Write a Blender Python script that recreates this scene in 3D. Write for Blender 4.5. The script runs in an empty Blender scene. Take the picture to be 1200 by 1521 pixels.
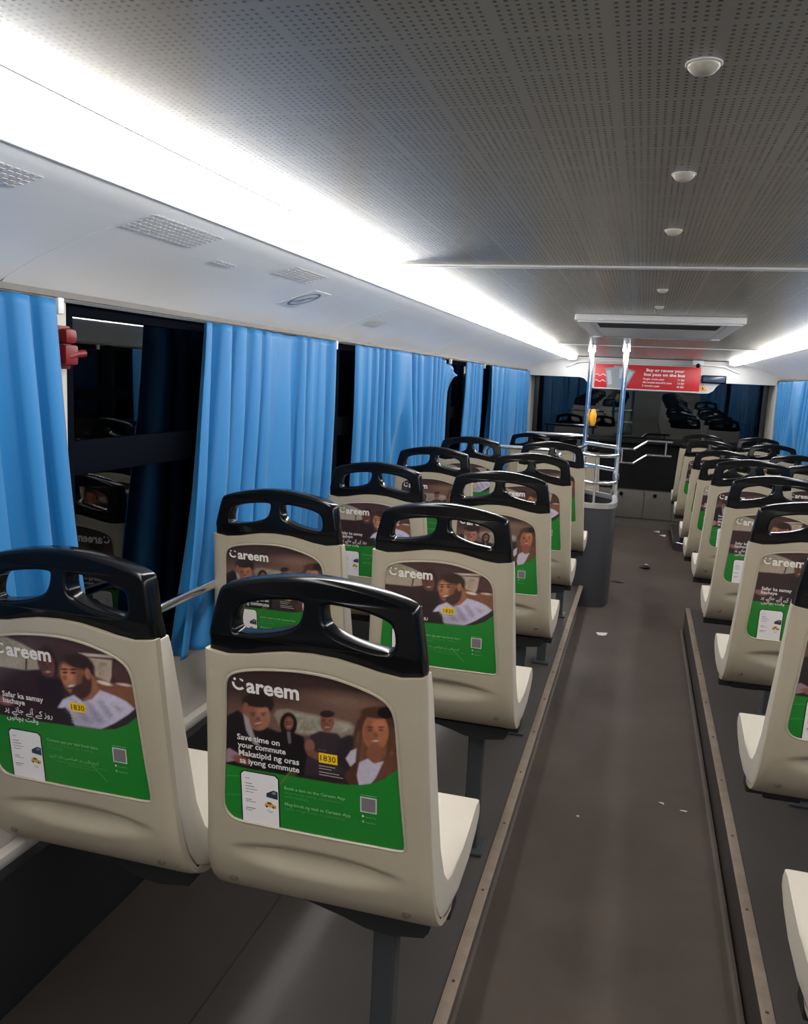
import bpy, bmesh, math, random
import numpy as np
from mathutils import Matrix, Vector

random.seed(7)
rng = np.random.RandomState(11)
scene = bpy.context.scene
COL = scene.collection

# ------------------------------------------------------------------ camera
EYE = 1.38                     # eye height over the aisle floor
F_PX, YAW, PITCH, ROLL = 1259.87, 0.2666, 0.1569, 0.0464
fw = Vector((-math.sin(YAW) * math.cos(PITCH), math.cos(YAW) * math.cos(PITCH), -math.sin(PITCH)))
r0 = Vector((math.cos(YAW), math.sin(YAW), 0))
u0 = r0.cross(fw)
rr = math.cos(ROLL) * r0 + math.sin(ROLL) * u0
uu = -math.sin(ROLL) * r0 + math.cos(ROLL) * u0
cd = bpy.data.cameras.new('camera')
cam = bpy.data.objects.new('camera', cd)
COL.objects.link(cam)
cam.matrix_world = Matrix(((rr.x, uu.x, -fw.x, 0), (rr.y, uu.y, -fw.y, 0), (rr.z, uu.z, -fw.z, EYE), (0, 0, 0, 1)))
cd.sensor_fit = 'HORIZONTAL'
cd.sensor_width = 36.0
cd.lens = F_PX / 1200.0 * 36.0
cd.clip_start = 0.02
scene.camera = cam

# ------------------------------------------------------------------ world, exposure
w = bpy.data.worlds.new('night')
scene.world = w
w.use_nodes = True
w.node_tree.nodes['Background'].inputs[0].default_value = (0.010, 0.014, 0.024, 1)
w.node_tree.nodes['Background'].inputs[1].default_value = 0.5
vs = scene.view_settings
vs.view_transform = 'Standard'
vs.look = 'None'
vs.exposure = 0.0
vs.gamma = 1.0
vs.use_curve_mapping = False
LAMP_STRENGTH = 25.0

# ------------------------------------------------------------------ dimensions
CX = 0.03                       # centre line of the bus
PLAT = 0.13                     # platform top
CEIL = EYE + 0.287
Y_REAR, Y_FRONT = -1.7, 8.75
XL, XR = -1.13, 1.19            # inner wall faces


# ------------------------------------------------------------------ materials
def srgb(r, g, b):
    def c(v):
        v /= 255.0
        return v / 12.92 if v <= 0.04045 else ((v + 0.055) / 1.055) ** 2.4
    return (c(r), c(g), c(b), 1)


def mat(name, col, rough=0.5, metal=0.0, noise=0.0, nscale=8.0, bump=0.0, bscale=60.0, spec=0.5, emit=None, estr=0.0, coat=0.0):
    m = bpy.data.materials.new(name)
    m.use_nodes = True
    nt = m.node_tree
    b = nt.nodes['Principled BSDF']
    b.inputs['Base Color'].default_value = col
    b.inputs['Roughness'].default_value = rough
    b.inputs['Metallic'].default_value = metal
    b.inputs['Specular IOR Level'].default_value = spec
    b.inputs['Coat Weight'].default_value = coat
    if emit:
        b.inputs['Emission Color'].default_value = emit
        b.inputs['Emission Strength'].default_value = estr
    if noise > 0 or bump > 0:
        tc = nt.nodes.new('ShaderNodeTexCoord')
    if noise > 0:
        n = nt.nodes.new('ShaderNodeTexNoise')
        n.inputs['Scale'].default_value = nscale
        n.inputs['Detail'].default_value = 6
        n.inputs['Roughness'].default_value = 0.65
        nt.links.new(tc.outputs['Object'], n.inputs['Vector'])
        mr = nt.nodes.new('ShaderNodeMapRange')
        mr.inputs[1].default_value = 0.3
        mr.inputs[2].default_value = 0.7
        mr.inputs[3].default_value = 1 - noise
        mr.inputs[4].default_value = 1 + noise
        nt.links.new(n.outputs['Fac'], mr.inputs[0])
        mx = nt.nodes.new('ShaderNodeMix')
        mx.data_type = 'RGBA'
        mx.blend_type = 'MULTIPLY'
        mx.inputs[0].default_value = 1
        mx.inputs[6].default_value = col
        nt.links.new(mr.outputs[0], mx.inputs[7])
        nt.links.new(mx.outputs[2], b.inputs['Base Color'])
    if bump > 0:
        n2 = nt.nodes.new('ShaderNodeTexNoise')
        n2.inputs['Scale'].default_value = bscale
        n2.inputs['Detail'].default_value = 3
        nt.links.new(tc.outputs['Object'], n2.inputs['Vector'])
        bp = nt.nodes.new('ShaderNodeBump')
        bp.inputs['Strength'].default_value = bump
        bp.inputs['Distance'].default_value = 0.002
        nt.links.new(n2.outputs['Fac'], bp.inputs['Height'])
        nt.links.new(bp.outputs[0], b.inputs['Normal'])
    return m


M = {}
M['shell'] = mat('cream_plastic', (0.385, 0.332, 0.245, 1), 0.42, noise=0.05, nscale=5)
M['pan'] = mat('pale_cream_plastic', (0.52, 0.47, 0.395, 1), 0.40, noise=0.03, nscale=6)
M['black_plastic'] = mat('black_gloss_plastic', (0.0035, 0.004, 0.005, 1), 0.17, spec=0.17)
M['black_matt'] = mat('black_painted_steel', (0.012, 0.013, 0.014, 1), 0.5)
M['leg'] = mat('dark_grey_steel', (0.05, 0.055, 0.06, 1), 0.45, 0.3)
M['bolt'] = mat('bolt_steel', (0.16, 0.135, 0.105, 1), 0.4, 0.3)
M['chrome'] = mat('brushed_chrome', (0.80, 0.82, 0.85, 1), 0.16, 1.0)
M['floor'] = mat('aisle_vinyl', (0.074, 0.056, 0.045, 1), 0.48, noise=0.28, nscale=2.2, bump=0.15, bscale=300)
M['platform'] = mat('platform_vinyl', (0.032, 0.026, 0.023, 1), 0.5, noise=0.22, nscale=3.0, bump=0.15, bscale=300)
M['edge'] = mat('worn_aluminium_edge', (0.26, 0.20, 0.155, 1), 0.48, 0.3, noise=0.2, nscale=14)
M['screw'] = mat('dark_screw', (0.08, 0.065, 0.055, 1), 0.5, 0.5)
M['white_wall'] = mat('off_white_wall_panel', (0.42, 0.39, 0.35, 1), 0.5, noise=0.04, nscale=4)
M['cove'] = mat('white_cove_panel', (0.92, 0.92, 0.925, 1), 0.42, noise=0.03, nscale=3)
M['trim'] = mat('white_trim', (0.58, 0.58, 0.58, 1), 0.4)
M['header'] = mat('grey_white_moulding', (0.50, 0.50, 0.50, 1), 0.45, noise=0.03)
M['rubber'] = mat('black_rubber', (0.004, 0.005, 0.008, 1), 0.8, spec=0.0)
M['dash'] = mat('black_dash_vinyl', (0.005, 0.0055, 0.006, 1), 0.6, spec=0.12)
M['grey_panel'] = mat('grey_front_panel', (0.105, 0.094, 0.083, 1), 0.5, noise=0.06)
M['stair_panel'] = mat('dark_grey_stair_panel', (0.050, 0.051, 0.058, 1), 0.45, noise=0.05)
M['cap'] = mat('silver_cap', (0.62, 0.62, 0.62, 1), 0.3, 0.8)
M['red'] = mat('red_plastic', (0.13, 0.006, 0.008, 1), 0.4, spec=0.3)
M['sign_red'] = mat('red_print', (0.50, 0.016, 0.022, 1), 0.35)
M['sign_white'] = mat('white_print', (0.80, 0.76, 0.74, 1), 0.45)
M['sign_grey'] = mat('grey_print', (0.26, 0.29, 0.32, 1), 0.45)
M['sign_lgrey'] = mat('pale_grey_print', (0.45, 0.50, 0.54, 1), 0.45)
M['yellow'] = mat('yellow_plastic', (0.90, 0.42, 0.02, 1), 0.4)
M['orange_print'] = mat('orange_print', (0.55, 0.27, 0.07, 1), 0.5)
M['screen'] = mat('dark_blue_display', (0.03, 0.05, 0.09, 1), 0.2)
M['dome'] = mat('cream_dome', (0.46, 0.42, 0.34, 1), 0.35)
M['paper'] = mat('white_paper', (0.75, 0.73, 0.70, 1), 0.7)
M['leaf'] = mat('dark_litter', (0.025, 0.02, 0.016, 1), 0.7)
M['dark_hole'] = mat('dark_slot', (0.012, 0.012, 0.012, 1), 0.7)
M['grille_hole'] = mat('grey_slot', (0.55, 0.555, 0.57, 1), 0.7)
M['sticker'] = mat('pale_sticker', (0.80, 0.81, 0.83, 1), 0.35)
M['sticker_ink'] = mat('grey_ink', (0.20, 0.21, 0.23, 1), 0.5)
M['lamp'] = mat('lit_diffuser', (0.9, 0.9, 0.9, 1), 0.5, emit=(1.0, 0.975, 0.94, 1), estr=LAMP_STRENGTH)
M['street'] = mat('street_lamp_glow', (0.9, 0.9, 0.9, 1), 0.5, emit=(0.9, 0.96, 1.0, 1), estr=14)
M['asphalt'] = mat('asphalt', (0.02, 0.02, 0.022, 1), 0.8)


def curtain_material():
    m = bpy.data.materials.new('blue_curtain_cloth')
    m.use_nodes = True
    nt = m.node_tree
    b = nt.nodes['Principled BSDF']
    b.inputs['Base Color'].default_value = (0.009, 0.146, 0.365, 1)
    b.inputs['Roughness'].default_value = 0.55
    b.inputs['Sheen Weight'].default_value = 0.08
    b.inputs['Sheen Roughness'].default_value = 0.4
    tc = nt.nodes.new('ShaderNodeTexCoord')
    mp = nt.nodes.new('ShaderNodeMapping')
    mp.inputs['Scale'].default_value = (60, 60, 6)
    nt.links.new(tc.outputs['Object'], mp.inputs['Vector'])
    n = nt.nodes.new('ShaderNodeTexNoise')
    n.inputs['Scale'].default_value = 3
    n.inputs['Detail'].default_value = 4
    nt.links.new(mp.outputs[0], n.inputs['Vector'])
    bp = nt.nodes.new('ShaderNodeBump')
    bp.inputs['Strength'].default_value = 0.2
    bp.inputs['Distance'].default_value = 0.002
    nt.links.new(n.outputs['Fac'], bp.inputs['Height'])
    nt.links.new(bp.outputs[0], b.inputs['Normal'])
    return m


def glass_material():
    m = bpy.data.materials.new('night_window_glass')
    m.use_nodes = True
    nt = m.node_tree
    nt.nodes.clear()
    out = nt.nodes.new('ShaderNodeOutputMaterial')
    mix = nt.nodes.new('ShaderNodeMixShader')
    fr = nt.nodes.new('ShaderNodeFresnel')
    fr.inputs[0].default_value = 1.75
    tr = nt.nodes.new('ShaderNodeBsdfTransparent')
    tr.inputs[0].default_value = (0.42, 0.50, 0.50, 1)
    gl = nt.nodes.new('ShaderNodeBsdfGlossy')
    gl.inputs[0].default_value = (0.92, 0.97, 1.0, 1)
    gl.inputs[1].default_value = 0.015
    nt.links.new(fr.outputs[0], mix.inputs[0])
    nt.links.new(tr.outputs[0], mix.inputs[1])
    nt.links.new(gl.outputs[0], mix.inputs[2])
    nt.links.new(mix.outputs[0], out.inputs[0])
    return m


def perforated_material():
    m = bpy.data.materials.new('perforated_ceiling_panel')
    m.use_nodes = True
    nt = m.node_tree
    b = nt.nodes['Principled BSDF']
    b.inputs['Roughness'].default_value = 0.27
    b.inputs['Specular IOR Level'].default_value = 0.5
    tc = nt.nodes.new('ShaderNodeTexCoord')
    sp = nt.nodes.new('ShaderNodeSeparateXYZ')
    nt.links.new(tc.outputs['Object'], sp.inputs[0])

    def mth(op, a, bb=None):
        n = nt.nodes.new('ShaderNodeMath')
        n.operation = op
        for i, v in enumerate((a, bb)):
            if v is None:
                continue
            if isinstance(v, (int, float)):
                n.inputs[i].default_value = v
            else:
                nt.links.new(v, n.inputs[i])
        return n.outputs[0]

    def axis(o, block, n, pitch):
        # position inside a block -> hole index fraction, masked beyond n holes
        t = mth('MULTIPLY', mth('FRACT', mth('DIVIDE', mth('ADD', o, 50.0), block)), block / pitch)
        inside = mth('LESS_THAN', t, float(n))
        d = mth('SUBTRACT', mth('FRACT', t), 0.5)
        return mth('MULTIPLY', d, d), inside
    dx, ix = axis(sp.outputs[0], 0.0900, 10, 0.0084)
    dy, iy = axis(sp.outputs[1], 0.0900, 10, 0.0084)
    hole = mth('LESS_THAN', mth('ADD', dx, dy), 0.048)
    hole = mth('MULTIPLY', hole, mth('MULTIPLY', ix, iy))
    n = nt.nodes.new('ShaderNodeTexNoise')
    n.inputs['Scale'].default_value = 3
    nt.links.new(tc.outputs['Object'], n.inputs['Vector'])
    cr = nt.nodes.new('ShaderNodeMix')
    cr.data_type = 'RGBA'
    cr.inputs[6].default_value = (0.40, 0.36, 0.295, 1)
    cr.inputs[7].default_value = (0.47, 0.425, 0.355, 1)
    nt.links.new(n.outputs['Fac'], cr.inputs[0])
    mx = nt.nodes.new('ShaderNodeMix')
    mx.data_type = 'RGBA'
    nt.links.new(hole, mx.inputs[0])
    nt.links.new(cr.outputs[2], mx.inputs[6])
    mx.inputs[7].default_value = (0.10, 0.092, 0.078, 1)
    nt.links.new(mx.outputs[2], b.inputs['Base Color'])
    return m


def print_material():
    m = bpy.data.materials.new('glossy_poster_print')
    m.use_nodes = True
    nt = m.node_tree
    b = nt.nodes['Principled BSDF']
    a = nt.nodes.new('ShaderNodeAttribute')
    a.attribute_name = 'Col'
    nt.links.new(a.outputs['Color'], b.inputs['Base Color'])
    b.inputs['Roughness'].default_value = 0.33
    b.inputs['Specular IOR Level'].default_value = 0.4
    return m


M['curtain'] = curtain_material()
M['glass'] = glass_material()
M['perf'] = perforated_material()
M['print'] = print_material()


# ------------------------------------------------------------------ helpers
def link(o, parent=None):
    COL.objects.link(o)
    if parent is not None:
        o.parent = parent
    return o


def obj(name, bm_or_me, m, parent=None, smooth=False, loc=None):
    if isinstance(bm_or_me, bmesh.types.BMesh):
        me = bpy.data.meshes.new(name)
        bmesh.ops.recalc_face_normals(bm_or_me, faces=bm_or_me.faces)
        bm_or_me.to_mesh(me)
        bm_or_me.free()
    else:
        me = bm_or_me
    if m is not None:
        me.materials.clear()
        for k in (m if isinstance(m, (list, tuple)) else [m]):
            me.materials.append(M[k])
    if smooth:
        me.shade_smooth()
        try:
            me.set_sharp_from_angle(angle=math.radians(42))
        except Exception:
            pass
    o = bpy.data.objects.new(name, me)
    if loc is not None:
        o.location = loc
    return link(o, parent)


def empty(name, loc, rz=0.0):
    o = bpy.data.objects.new(name, None)
    o.empty_display_size = 0.05
    o.location = loc
    o.rotation_euler = (0, 0, rz)
    return link(o)


def tag(o, label=None, cat=None, group=None, kind=None):
    if label:
        o['label'] = label
    if cat:
        o['category'] = cat
    if group:
        o['group'] = group
    if kind:
        o['kind'] = kind
    return o


def pydata(name, verts, faces):
    me = bpy.data.meshes.new(name)
    me.from_pydata(verts, [], faces)
    me.update()
    return me


def box(bm, x0, x1, y0, y1, z0, z1, bev=0.0, seg=2):
    r = bmesh.ops.create_cube(bm, size=1.0)
    for v in r['verts']:
        v.co = Vector(((x0 + x1) / 2 + v.co.x * (x1 - x0), (y0 + y1) / 2 + v.co.y * (y1 - y0), (z0 + z1) / 2 + v.co.z * (z1 - z0)))
    if bev > 0:
        es = list({e for v in r['verts'] for e in v.link_edges})
        bmesh.ops.bevel(bm, geom=es, offset=bev, segments=seg, affect='EDGES', profile=0.6)
    return bm


def boxobj(name, dims, m, parent=None, bev=0.0, smooth=None, seg=2):
    bm = bmesh.new()
    box(bm, *dims, bev=bev, seg=seg)
    return obj(name, bm, m, parent, smooth=bev > 0 if smooth is None else smooth)


def catmull(pts, n=8, closed=False):
    P = [Vector(p) for p in pts]
    out = []
    N = len(P)
    rngk = range(N) if closed else range(N - 1)
    for i in rngk:
        p0 = P[(i - 1) % N] if closed or i > 0 else P[0]
        p1 = P[i]
        p2 = P[(i + 1) % N]
        p3 = P[(i + 2) % N] if closed or i + 2 < N else P[-1]
        for k in range(n):
            t = k / n
            out.append(0.5 * ((2 * p1) + (-p0 + p2) * t + (2 * p0 - 5 * p1 + 4 * p2 - p3) * t * t + (-p0 + 3 * p1 - 3 * p2 + p3) * t ** 3))
    if not closed:
        out.append(P[-1])
    return out


def tube(bm, pts, r, sides=10, closed=False, cap=True):
    P = [Vector(p) for p in pts]
    N = len(P)
    rings = []
    prev = None
    for i in range(N):
        if closed:
            t = P[(i + 1) % N] - P[(i - 1) % N]
        else:
            t = P[min(i + 1, N - 1)] - P[max(i - 1, 0)]
        t.normalize()
        if prev is None:
            a = Vector((0, 0, 1)) if abs(t.z) < 0.9 else Vector((1, 0, 0))
        else:
            a = prev
        n = (a - t * a.dot(t)).normalized()
        prev = n
        b = t.cross(n)
        rad = r[i] if isinstance(r, (list, tuple)) else r
        rings.append([bm.verts.new(P[i] + (n * math.cos(2 * math.pi * k / sides) + b * math.sin(2 * math.pi * k / sides)) * rad) for k in range(sides)])
    for i in range(N if closed else N - 1):
        A, B = rings[i], rings[(i + 1) % N]
        for k in range(sides):
            bm.faces.new((A[k], A[(k + 1) % sides], B[(k + 1) % sides], B[k]))
    if cap and not closed:
        bm.faces.new(rings[0])
        bm.faces.new(list(reversed(rings[-1])))
    return bm


def tubeobj(name, pts, r, m, parent=None, sides=12, closed=False):
    bm = bmesh.new()
    tube(bm, pts, r, sides, closed)
    return obj(name, bm, m, parent, smooth=True)


def prism_y(bm, poly, y0, y1):
    """polygon in x,z extruded along y"""
    a = [bm.verts.new((x, y0, z)) for x, z in poly]
    b = [bm.verts.new((x, y1, z)) for x, z in poly]
    n = len(poly)
    bm.faces.new(a)
    bm.faces.new(list(reversed(b)))
    for i in range(n):
        bm.faces.new((a[i], a[(i + 1) % n], b[(i + 1) % n], b[i]))
    return bm


def prism_z(bm, poly, z0, z1):
    a = [bm.verts.new((x, y, z0)) for x, y in poly]
    b = [bm.verts.new((x, y, z1)) for x, y in poly]
    n = len(poly)
    bm.faces.new(a)
    bm.faces.new(list(reversed(b)))
    for i in range(n):
        bm.faces.new((a[i], a[(i + 1) % n], b[(i + 1) % n], b[i]))
    return bm


def text_geo(s, bold=0.0):
    c = bpy.data.curves.new('lettering', 'FONT')
    c.body = s
    c.resolution_u = 2
    c.offset = bold
    o = bpy.data.objects.new('lettering', c)
    COL.objects.link(o)
    bpy.context.view_layer.update()
    dg = bpy.context.evaluated_depsgraph_get()
    me = bpy.data.meshes.new_from_object(o.evaluated_get(dg))
    v = np.array([x.co[:2] for x in me.vertices]) if len(me.vertices) else np.zeros((0, 2))
    f = [tuple(p.vertices) for p in me.polygons]
    bpy.data.objects.remove(o)
    bpy.data.curves.remove(c)
    bpy.data.meshes.remove(me)
    return v, f


class Flat:
    """flat coloured geometry in a plane (a, b), used for print"""
    def __init__(self):
        self.v, self.f, self.c, self.h = [], [], [], []

    def add(self, pts, faces, col, h):
        o = len(self.v)
        self.v += [tuple(p) for p in pts]
        self.f += [tuple(i + o for i in q) for q in faces]
        self.c += [col] * len(pts)
        self.h += [h] * len(pts)

    def poly(self, pts, col, h):
        self.add(pts, [tuple(range(len(pts)))], col, h)

    def text(self, s, x, b, width, col, h, bold=0.02, height=None):
        v, f = text_geo(s, bold)
        if not len(v):
            return
        x0, x1 = v[:, 0].min(), v[:, 0].max()
        k = width / (x1 - x0)
        kz = k
        if height:
            kz = height / 0.70
        self.add([(x + (p[0] - x0) * k, b + p[1] * kz) for p in v], f, col, h)


def ellipse_pts(cx, cz, rx, rz, n=20):
    return [(cx + rx * math.cos(2 * math.pi * i / n), cz + rz * math.sin(2 * math.pi * i / n)) for i in range(n)]


def arc_band(cx, cz, r0_, r1_, a0, a1, n=14):
    pts = [(cx + r1_ * math.cos(a0 + (a1 - a0) * i / n), cz + r1_ * math.sin(a0 + (a1 - a0) * i / n)) for i in range(n + 1)]
    pts += [(cx + r0_ * math.cos(a1 + (a0 - a1) * i / n), cz + r0_ * math.sin(a1 + (a0 - a1) * i / n)) for i in range(n + 1)]
    return pts


# ================================================================== STRUCTURE
# ---- floor, platforms
fl = tag(boxobj('floor', (XL - 0.05, XR + 0.05, Y_REAR, Y_FRONT + 0.1, -0.06, 0.0), 'floor'),
         'dark brown vinyl floor of the bus aisle', None, None, 'structure')
SL, SR = -0.292, 0.338          # aisle faces of the platforms
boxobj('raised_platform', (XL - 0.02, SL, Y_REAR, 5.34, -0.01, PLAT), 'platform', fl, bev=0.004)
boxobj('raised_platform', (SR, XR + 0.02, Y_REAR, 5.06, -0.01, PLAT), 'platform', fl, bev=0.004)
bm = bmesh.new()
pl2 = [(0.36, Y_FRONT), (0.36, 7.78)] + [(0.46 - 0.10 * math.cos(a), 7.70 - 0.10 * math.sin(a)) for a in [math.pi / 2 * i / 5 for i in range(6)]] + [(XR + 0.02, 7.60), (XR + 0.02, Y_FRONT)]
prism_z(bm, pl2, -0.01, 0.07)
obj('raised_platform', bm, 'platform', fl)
# seams in the platform vinyl
for x in (-0.74,):
    boxobj('floor_seam', (x - 0.002, x + 0.002, Y_REAR, 5.3, PLAT, PLAT + 0.0010), 'black_matt', fl)
for x in (-0.26, 0.30):         # cove beads where the platform side meets the aisle
    s = 1 if x < 0 else -1
    bm = bmesh.new()
    prism_y(bm, [(x - s * 0.032, 0.0), (x - s * 0.019, 0.0), (x - s * 0.026, 0.005), (x - s * 0.032, 0.013)], Y_REAR, 5.3 if x < 0 else 5.05)
    obj('floor_cove_bead', bm, 'floor', fl)


def edge_strip(n, x0, x1, y0, y1, z, ys, lab):
    t = tag(boxobj('trim_%d' % n, (x0, x1, y0, y1, z - 0.001, z + 0.004), 'edge', bev=0.0015), lab, None, None, 'structure')
    first = None
    for yy in ys:
        if first is None:
            bm = bmesh.new()
            bmesh.ops.create_cone(bm, cap_ends=True, segments=10, radius1=0.0042, radius2=0.0035, depth=0.002)
            first = obj('screw', bm, 'screw', t)
            o = first
        else:
            o = first.copy()
            COL.objects.link(o)
            o.parent = t
        o.location = ((x0 + x1) / 2, yy, z + 0.0045)
    return t


edge_strip(1, SL - 0.001, SL + 0.026, Y_REAR, 5.36, PLAT, [1.25 + 0.34 * i for i in range(12)], 'worn metal edge strip along the left side of the aisle')
edge_strip(2, SR - 0.001, SR + 0.026, Y_REAR, 5.07, PLAT, [1.35 + 0.36 * i for i in range(10)], 'worn metal edge strip along the right side of the aisle')
tag(tubeobj('trim_3', [Vector((x, y, 0.07)) for x, y in [(0.36, 8.7), (0.36, 7.78)] + [(0.46 - 0.10 * math.cos(a), 7.70 - 0.10 * math.sin(a)) for a in [math.pi / 2 * i / 6 for i in range(7)]] + [(0.80, 7.60)]], 0.008, 'chrome'),
    'chrome edge of the small front right platform', None, None, 'structure')

# ---- ceiling: backing slab, perforated panels, cove panels
ce = tag(boxobj('ceiling', (XL - 0.05, XR + 0.05, Y_REAR, Y_FRONT + 0.15, CEIL + 0.02, CEIL + 0.06), 'trim'),
         'low bus ceiling of perforated grey panels with white coves', None, None, 'structure')
LX0, LX1 = -0.648, -0.737        # lamp lens, inboard and outboard edge (left)
RX0, RX1 = 2 * 0.04 - LX0, 2 * 0.04 - LX1
ys = [Y_REAR, 0.0, 2.16, 3.53, 4.72, 6.15, 8.55]
for a, b in zip(ys[:-1], ys[1:]):
    boxobj('perforated_panel', (LX0 - 0.004, RX0 + 0.004, a + 0.0015, b - 0.0015, CEIL, CEIL + 0.012), 'perf', ce, bev=0.001, smooth=False)
for yy, wd in ((2.16, 0.014), (6.15, 0.008)):
    boxobj('panel_joint_bar', (LX0 + 0.01, RX0 - 0.01, yy - wd, yy + wd, CEIL - 0.006, CEIL), 'trim', ce, bev=0.003)


def cove_profile(side):
    # outboard of the lamp: down to the window head (x, z)
    base = [(-0.7365, EYE + 0.2645), (-0.80, EYE + 0.251), (-0.86, EYE + 0.237), (-0.92, EYE + 0.2205), (-0.98, EYE + 0.201), (-1.03, EYE + 0.182), (-1.075, EYE + 0.161), (-1.108, EYE + 0.143),
            (-1.126, EYE + 0.132), (-1.120, EYE + 0.122), (-1.135, EYE + 0.118)]
    if side > 0:
        base = [(2 * 0.04 - x, z) for x, z in base]
    return base


def cove_z(x):
    p = cove_profile(-1)
    for (x0, z0), (x1, z1) in zip(p[:-1], p[1:]):
        if x1 <= x <= x0:
            return z0 + (z1 - z0) * (x - x0) / (x1 - x0)
    return EYE + 0.2


for side in (-1, 1):
    p = cove_profile(side)
    lip = [(x, z + 0.012) for x, z in reversed(p)]
    yy = [Y_REAR, 0.1, 1.30, 2.92, 4.55, 6.2, 8.5]
    for a, b in zip(yy[:-1], yy[1:]):
        bm = bmesh.new()
        prism_y(bm, p + lip, a + 0.0012, b - 0.0012)
        obj('cove_panel', bm, 'cove', ce, smooth=True)
    # closing panel behind the cove
    x0 = p[0][0]
    s = side
    boxobj('cove_backing', (min(x0, x0 + s * 0.45), max(x0, x0 + s * 0.45), Y_REAR, Y_FRONT, CEIL + 0.012, CEIL + 0.02), 'trim', ce)

# ---- lamps: long strip lights set between ceiling and cove
for side, nm in ((-1, 'left'), (1, 'right')):
    mir = (lambda x: x) if side < 0 else (lambda x: 0.08 - x)
    t = empty('strip_light', (mir(-0.667), 3.3, CEIL - 0.02))
    tag(t, 'long glowing white strip light along the %s edge of the ceiling' % nm, 'light', 'ceiling strip lights')
    lens = [(-0.650, CEIL + 0.001), (-0.651, CEIL - 0.010), (-0.656, CEIL - 0.023), (-0.666, CEIL - 0.034), (-0.680, CEIL - 0.041), (-0.695, CEIL - 0.043),
            (-0.709, CEIL - 0.042), (-0.722, CEIL - 0.038), (-0.732, CEIL - 0.031), (-0.738, CEIL - 0.022), (-0.738, CEIL - 0.010)]
    bm = bmesh.new()
    prism_y(bm, [(mir(x), z) for x, z in lens], Y_REAR + 0.02, 8.42)
    o = obj('diffuser', bm, 'lamp', t, smooth=True)
    o.location = (-t.location.x, -t.location.y, -t.location.z)
    for nmx, pp in (('outer_rim', [(-0.752, CEIL - 0.020), (-0.752, CEIL - 0.0285), (-0.755, CEIL - 0.031), (-0.759, CEIL - 0.0315), (-0.763, CEIL - 0.029), (-0.764, CEIL - 0.020)]),
                    ('inner_rim', [(-0.640, CEIL + 0.001), (-0.640, CEIL - 0.001), (-0.646, CEIL - 0.002), (-0.6515, CEIL - 0.0015), (-0.6515, CEIL + 0.001)])):
        bm = bmesh.new()
        prism_y(bm, [(mir(x), z) for x, z in pp], Y_REAR + 0.02, 8.43)
        o = obj(nmx, bm, 'trim', t)
        o.location = (-t.location.x, -t.location.y, -t.location.z)
    o = boxobj('end_cap', (min(mir(-0.65), mir(-0.74)), max(mir(-0.65), mir(-0.74)), 8.42, 8.45, CEIL - 0.04, CEIL), 'trim', t, bev=0.004)
    o.location = (-t.location.x, -t.location.y, -t.location.z)

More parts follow.
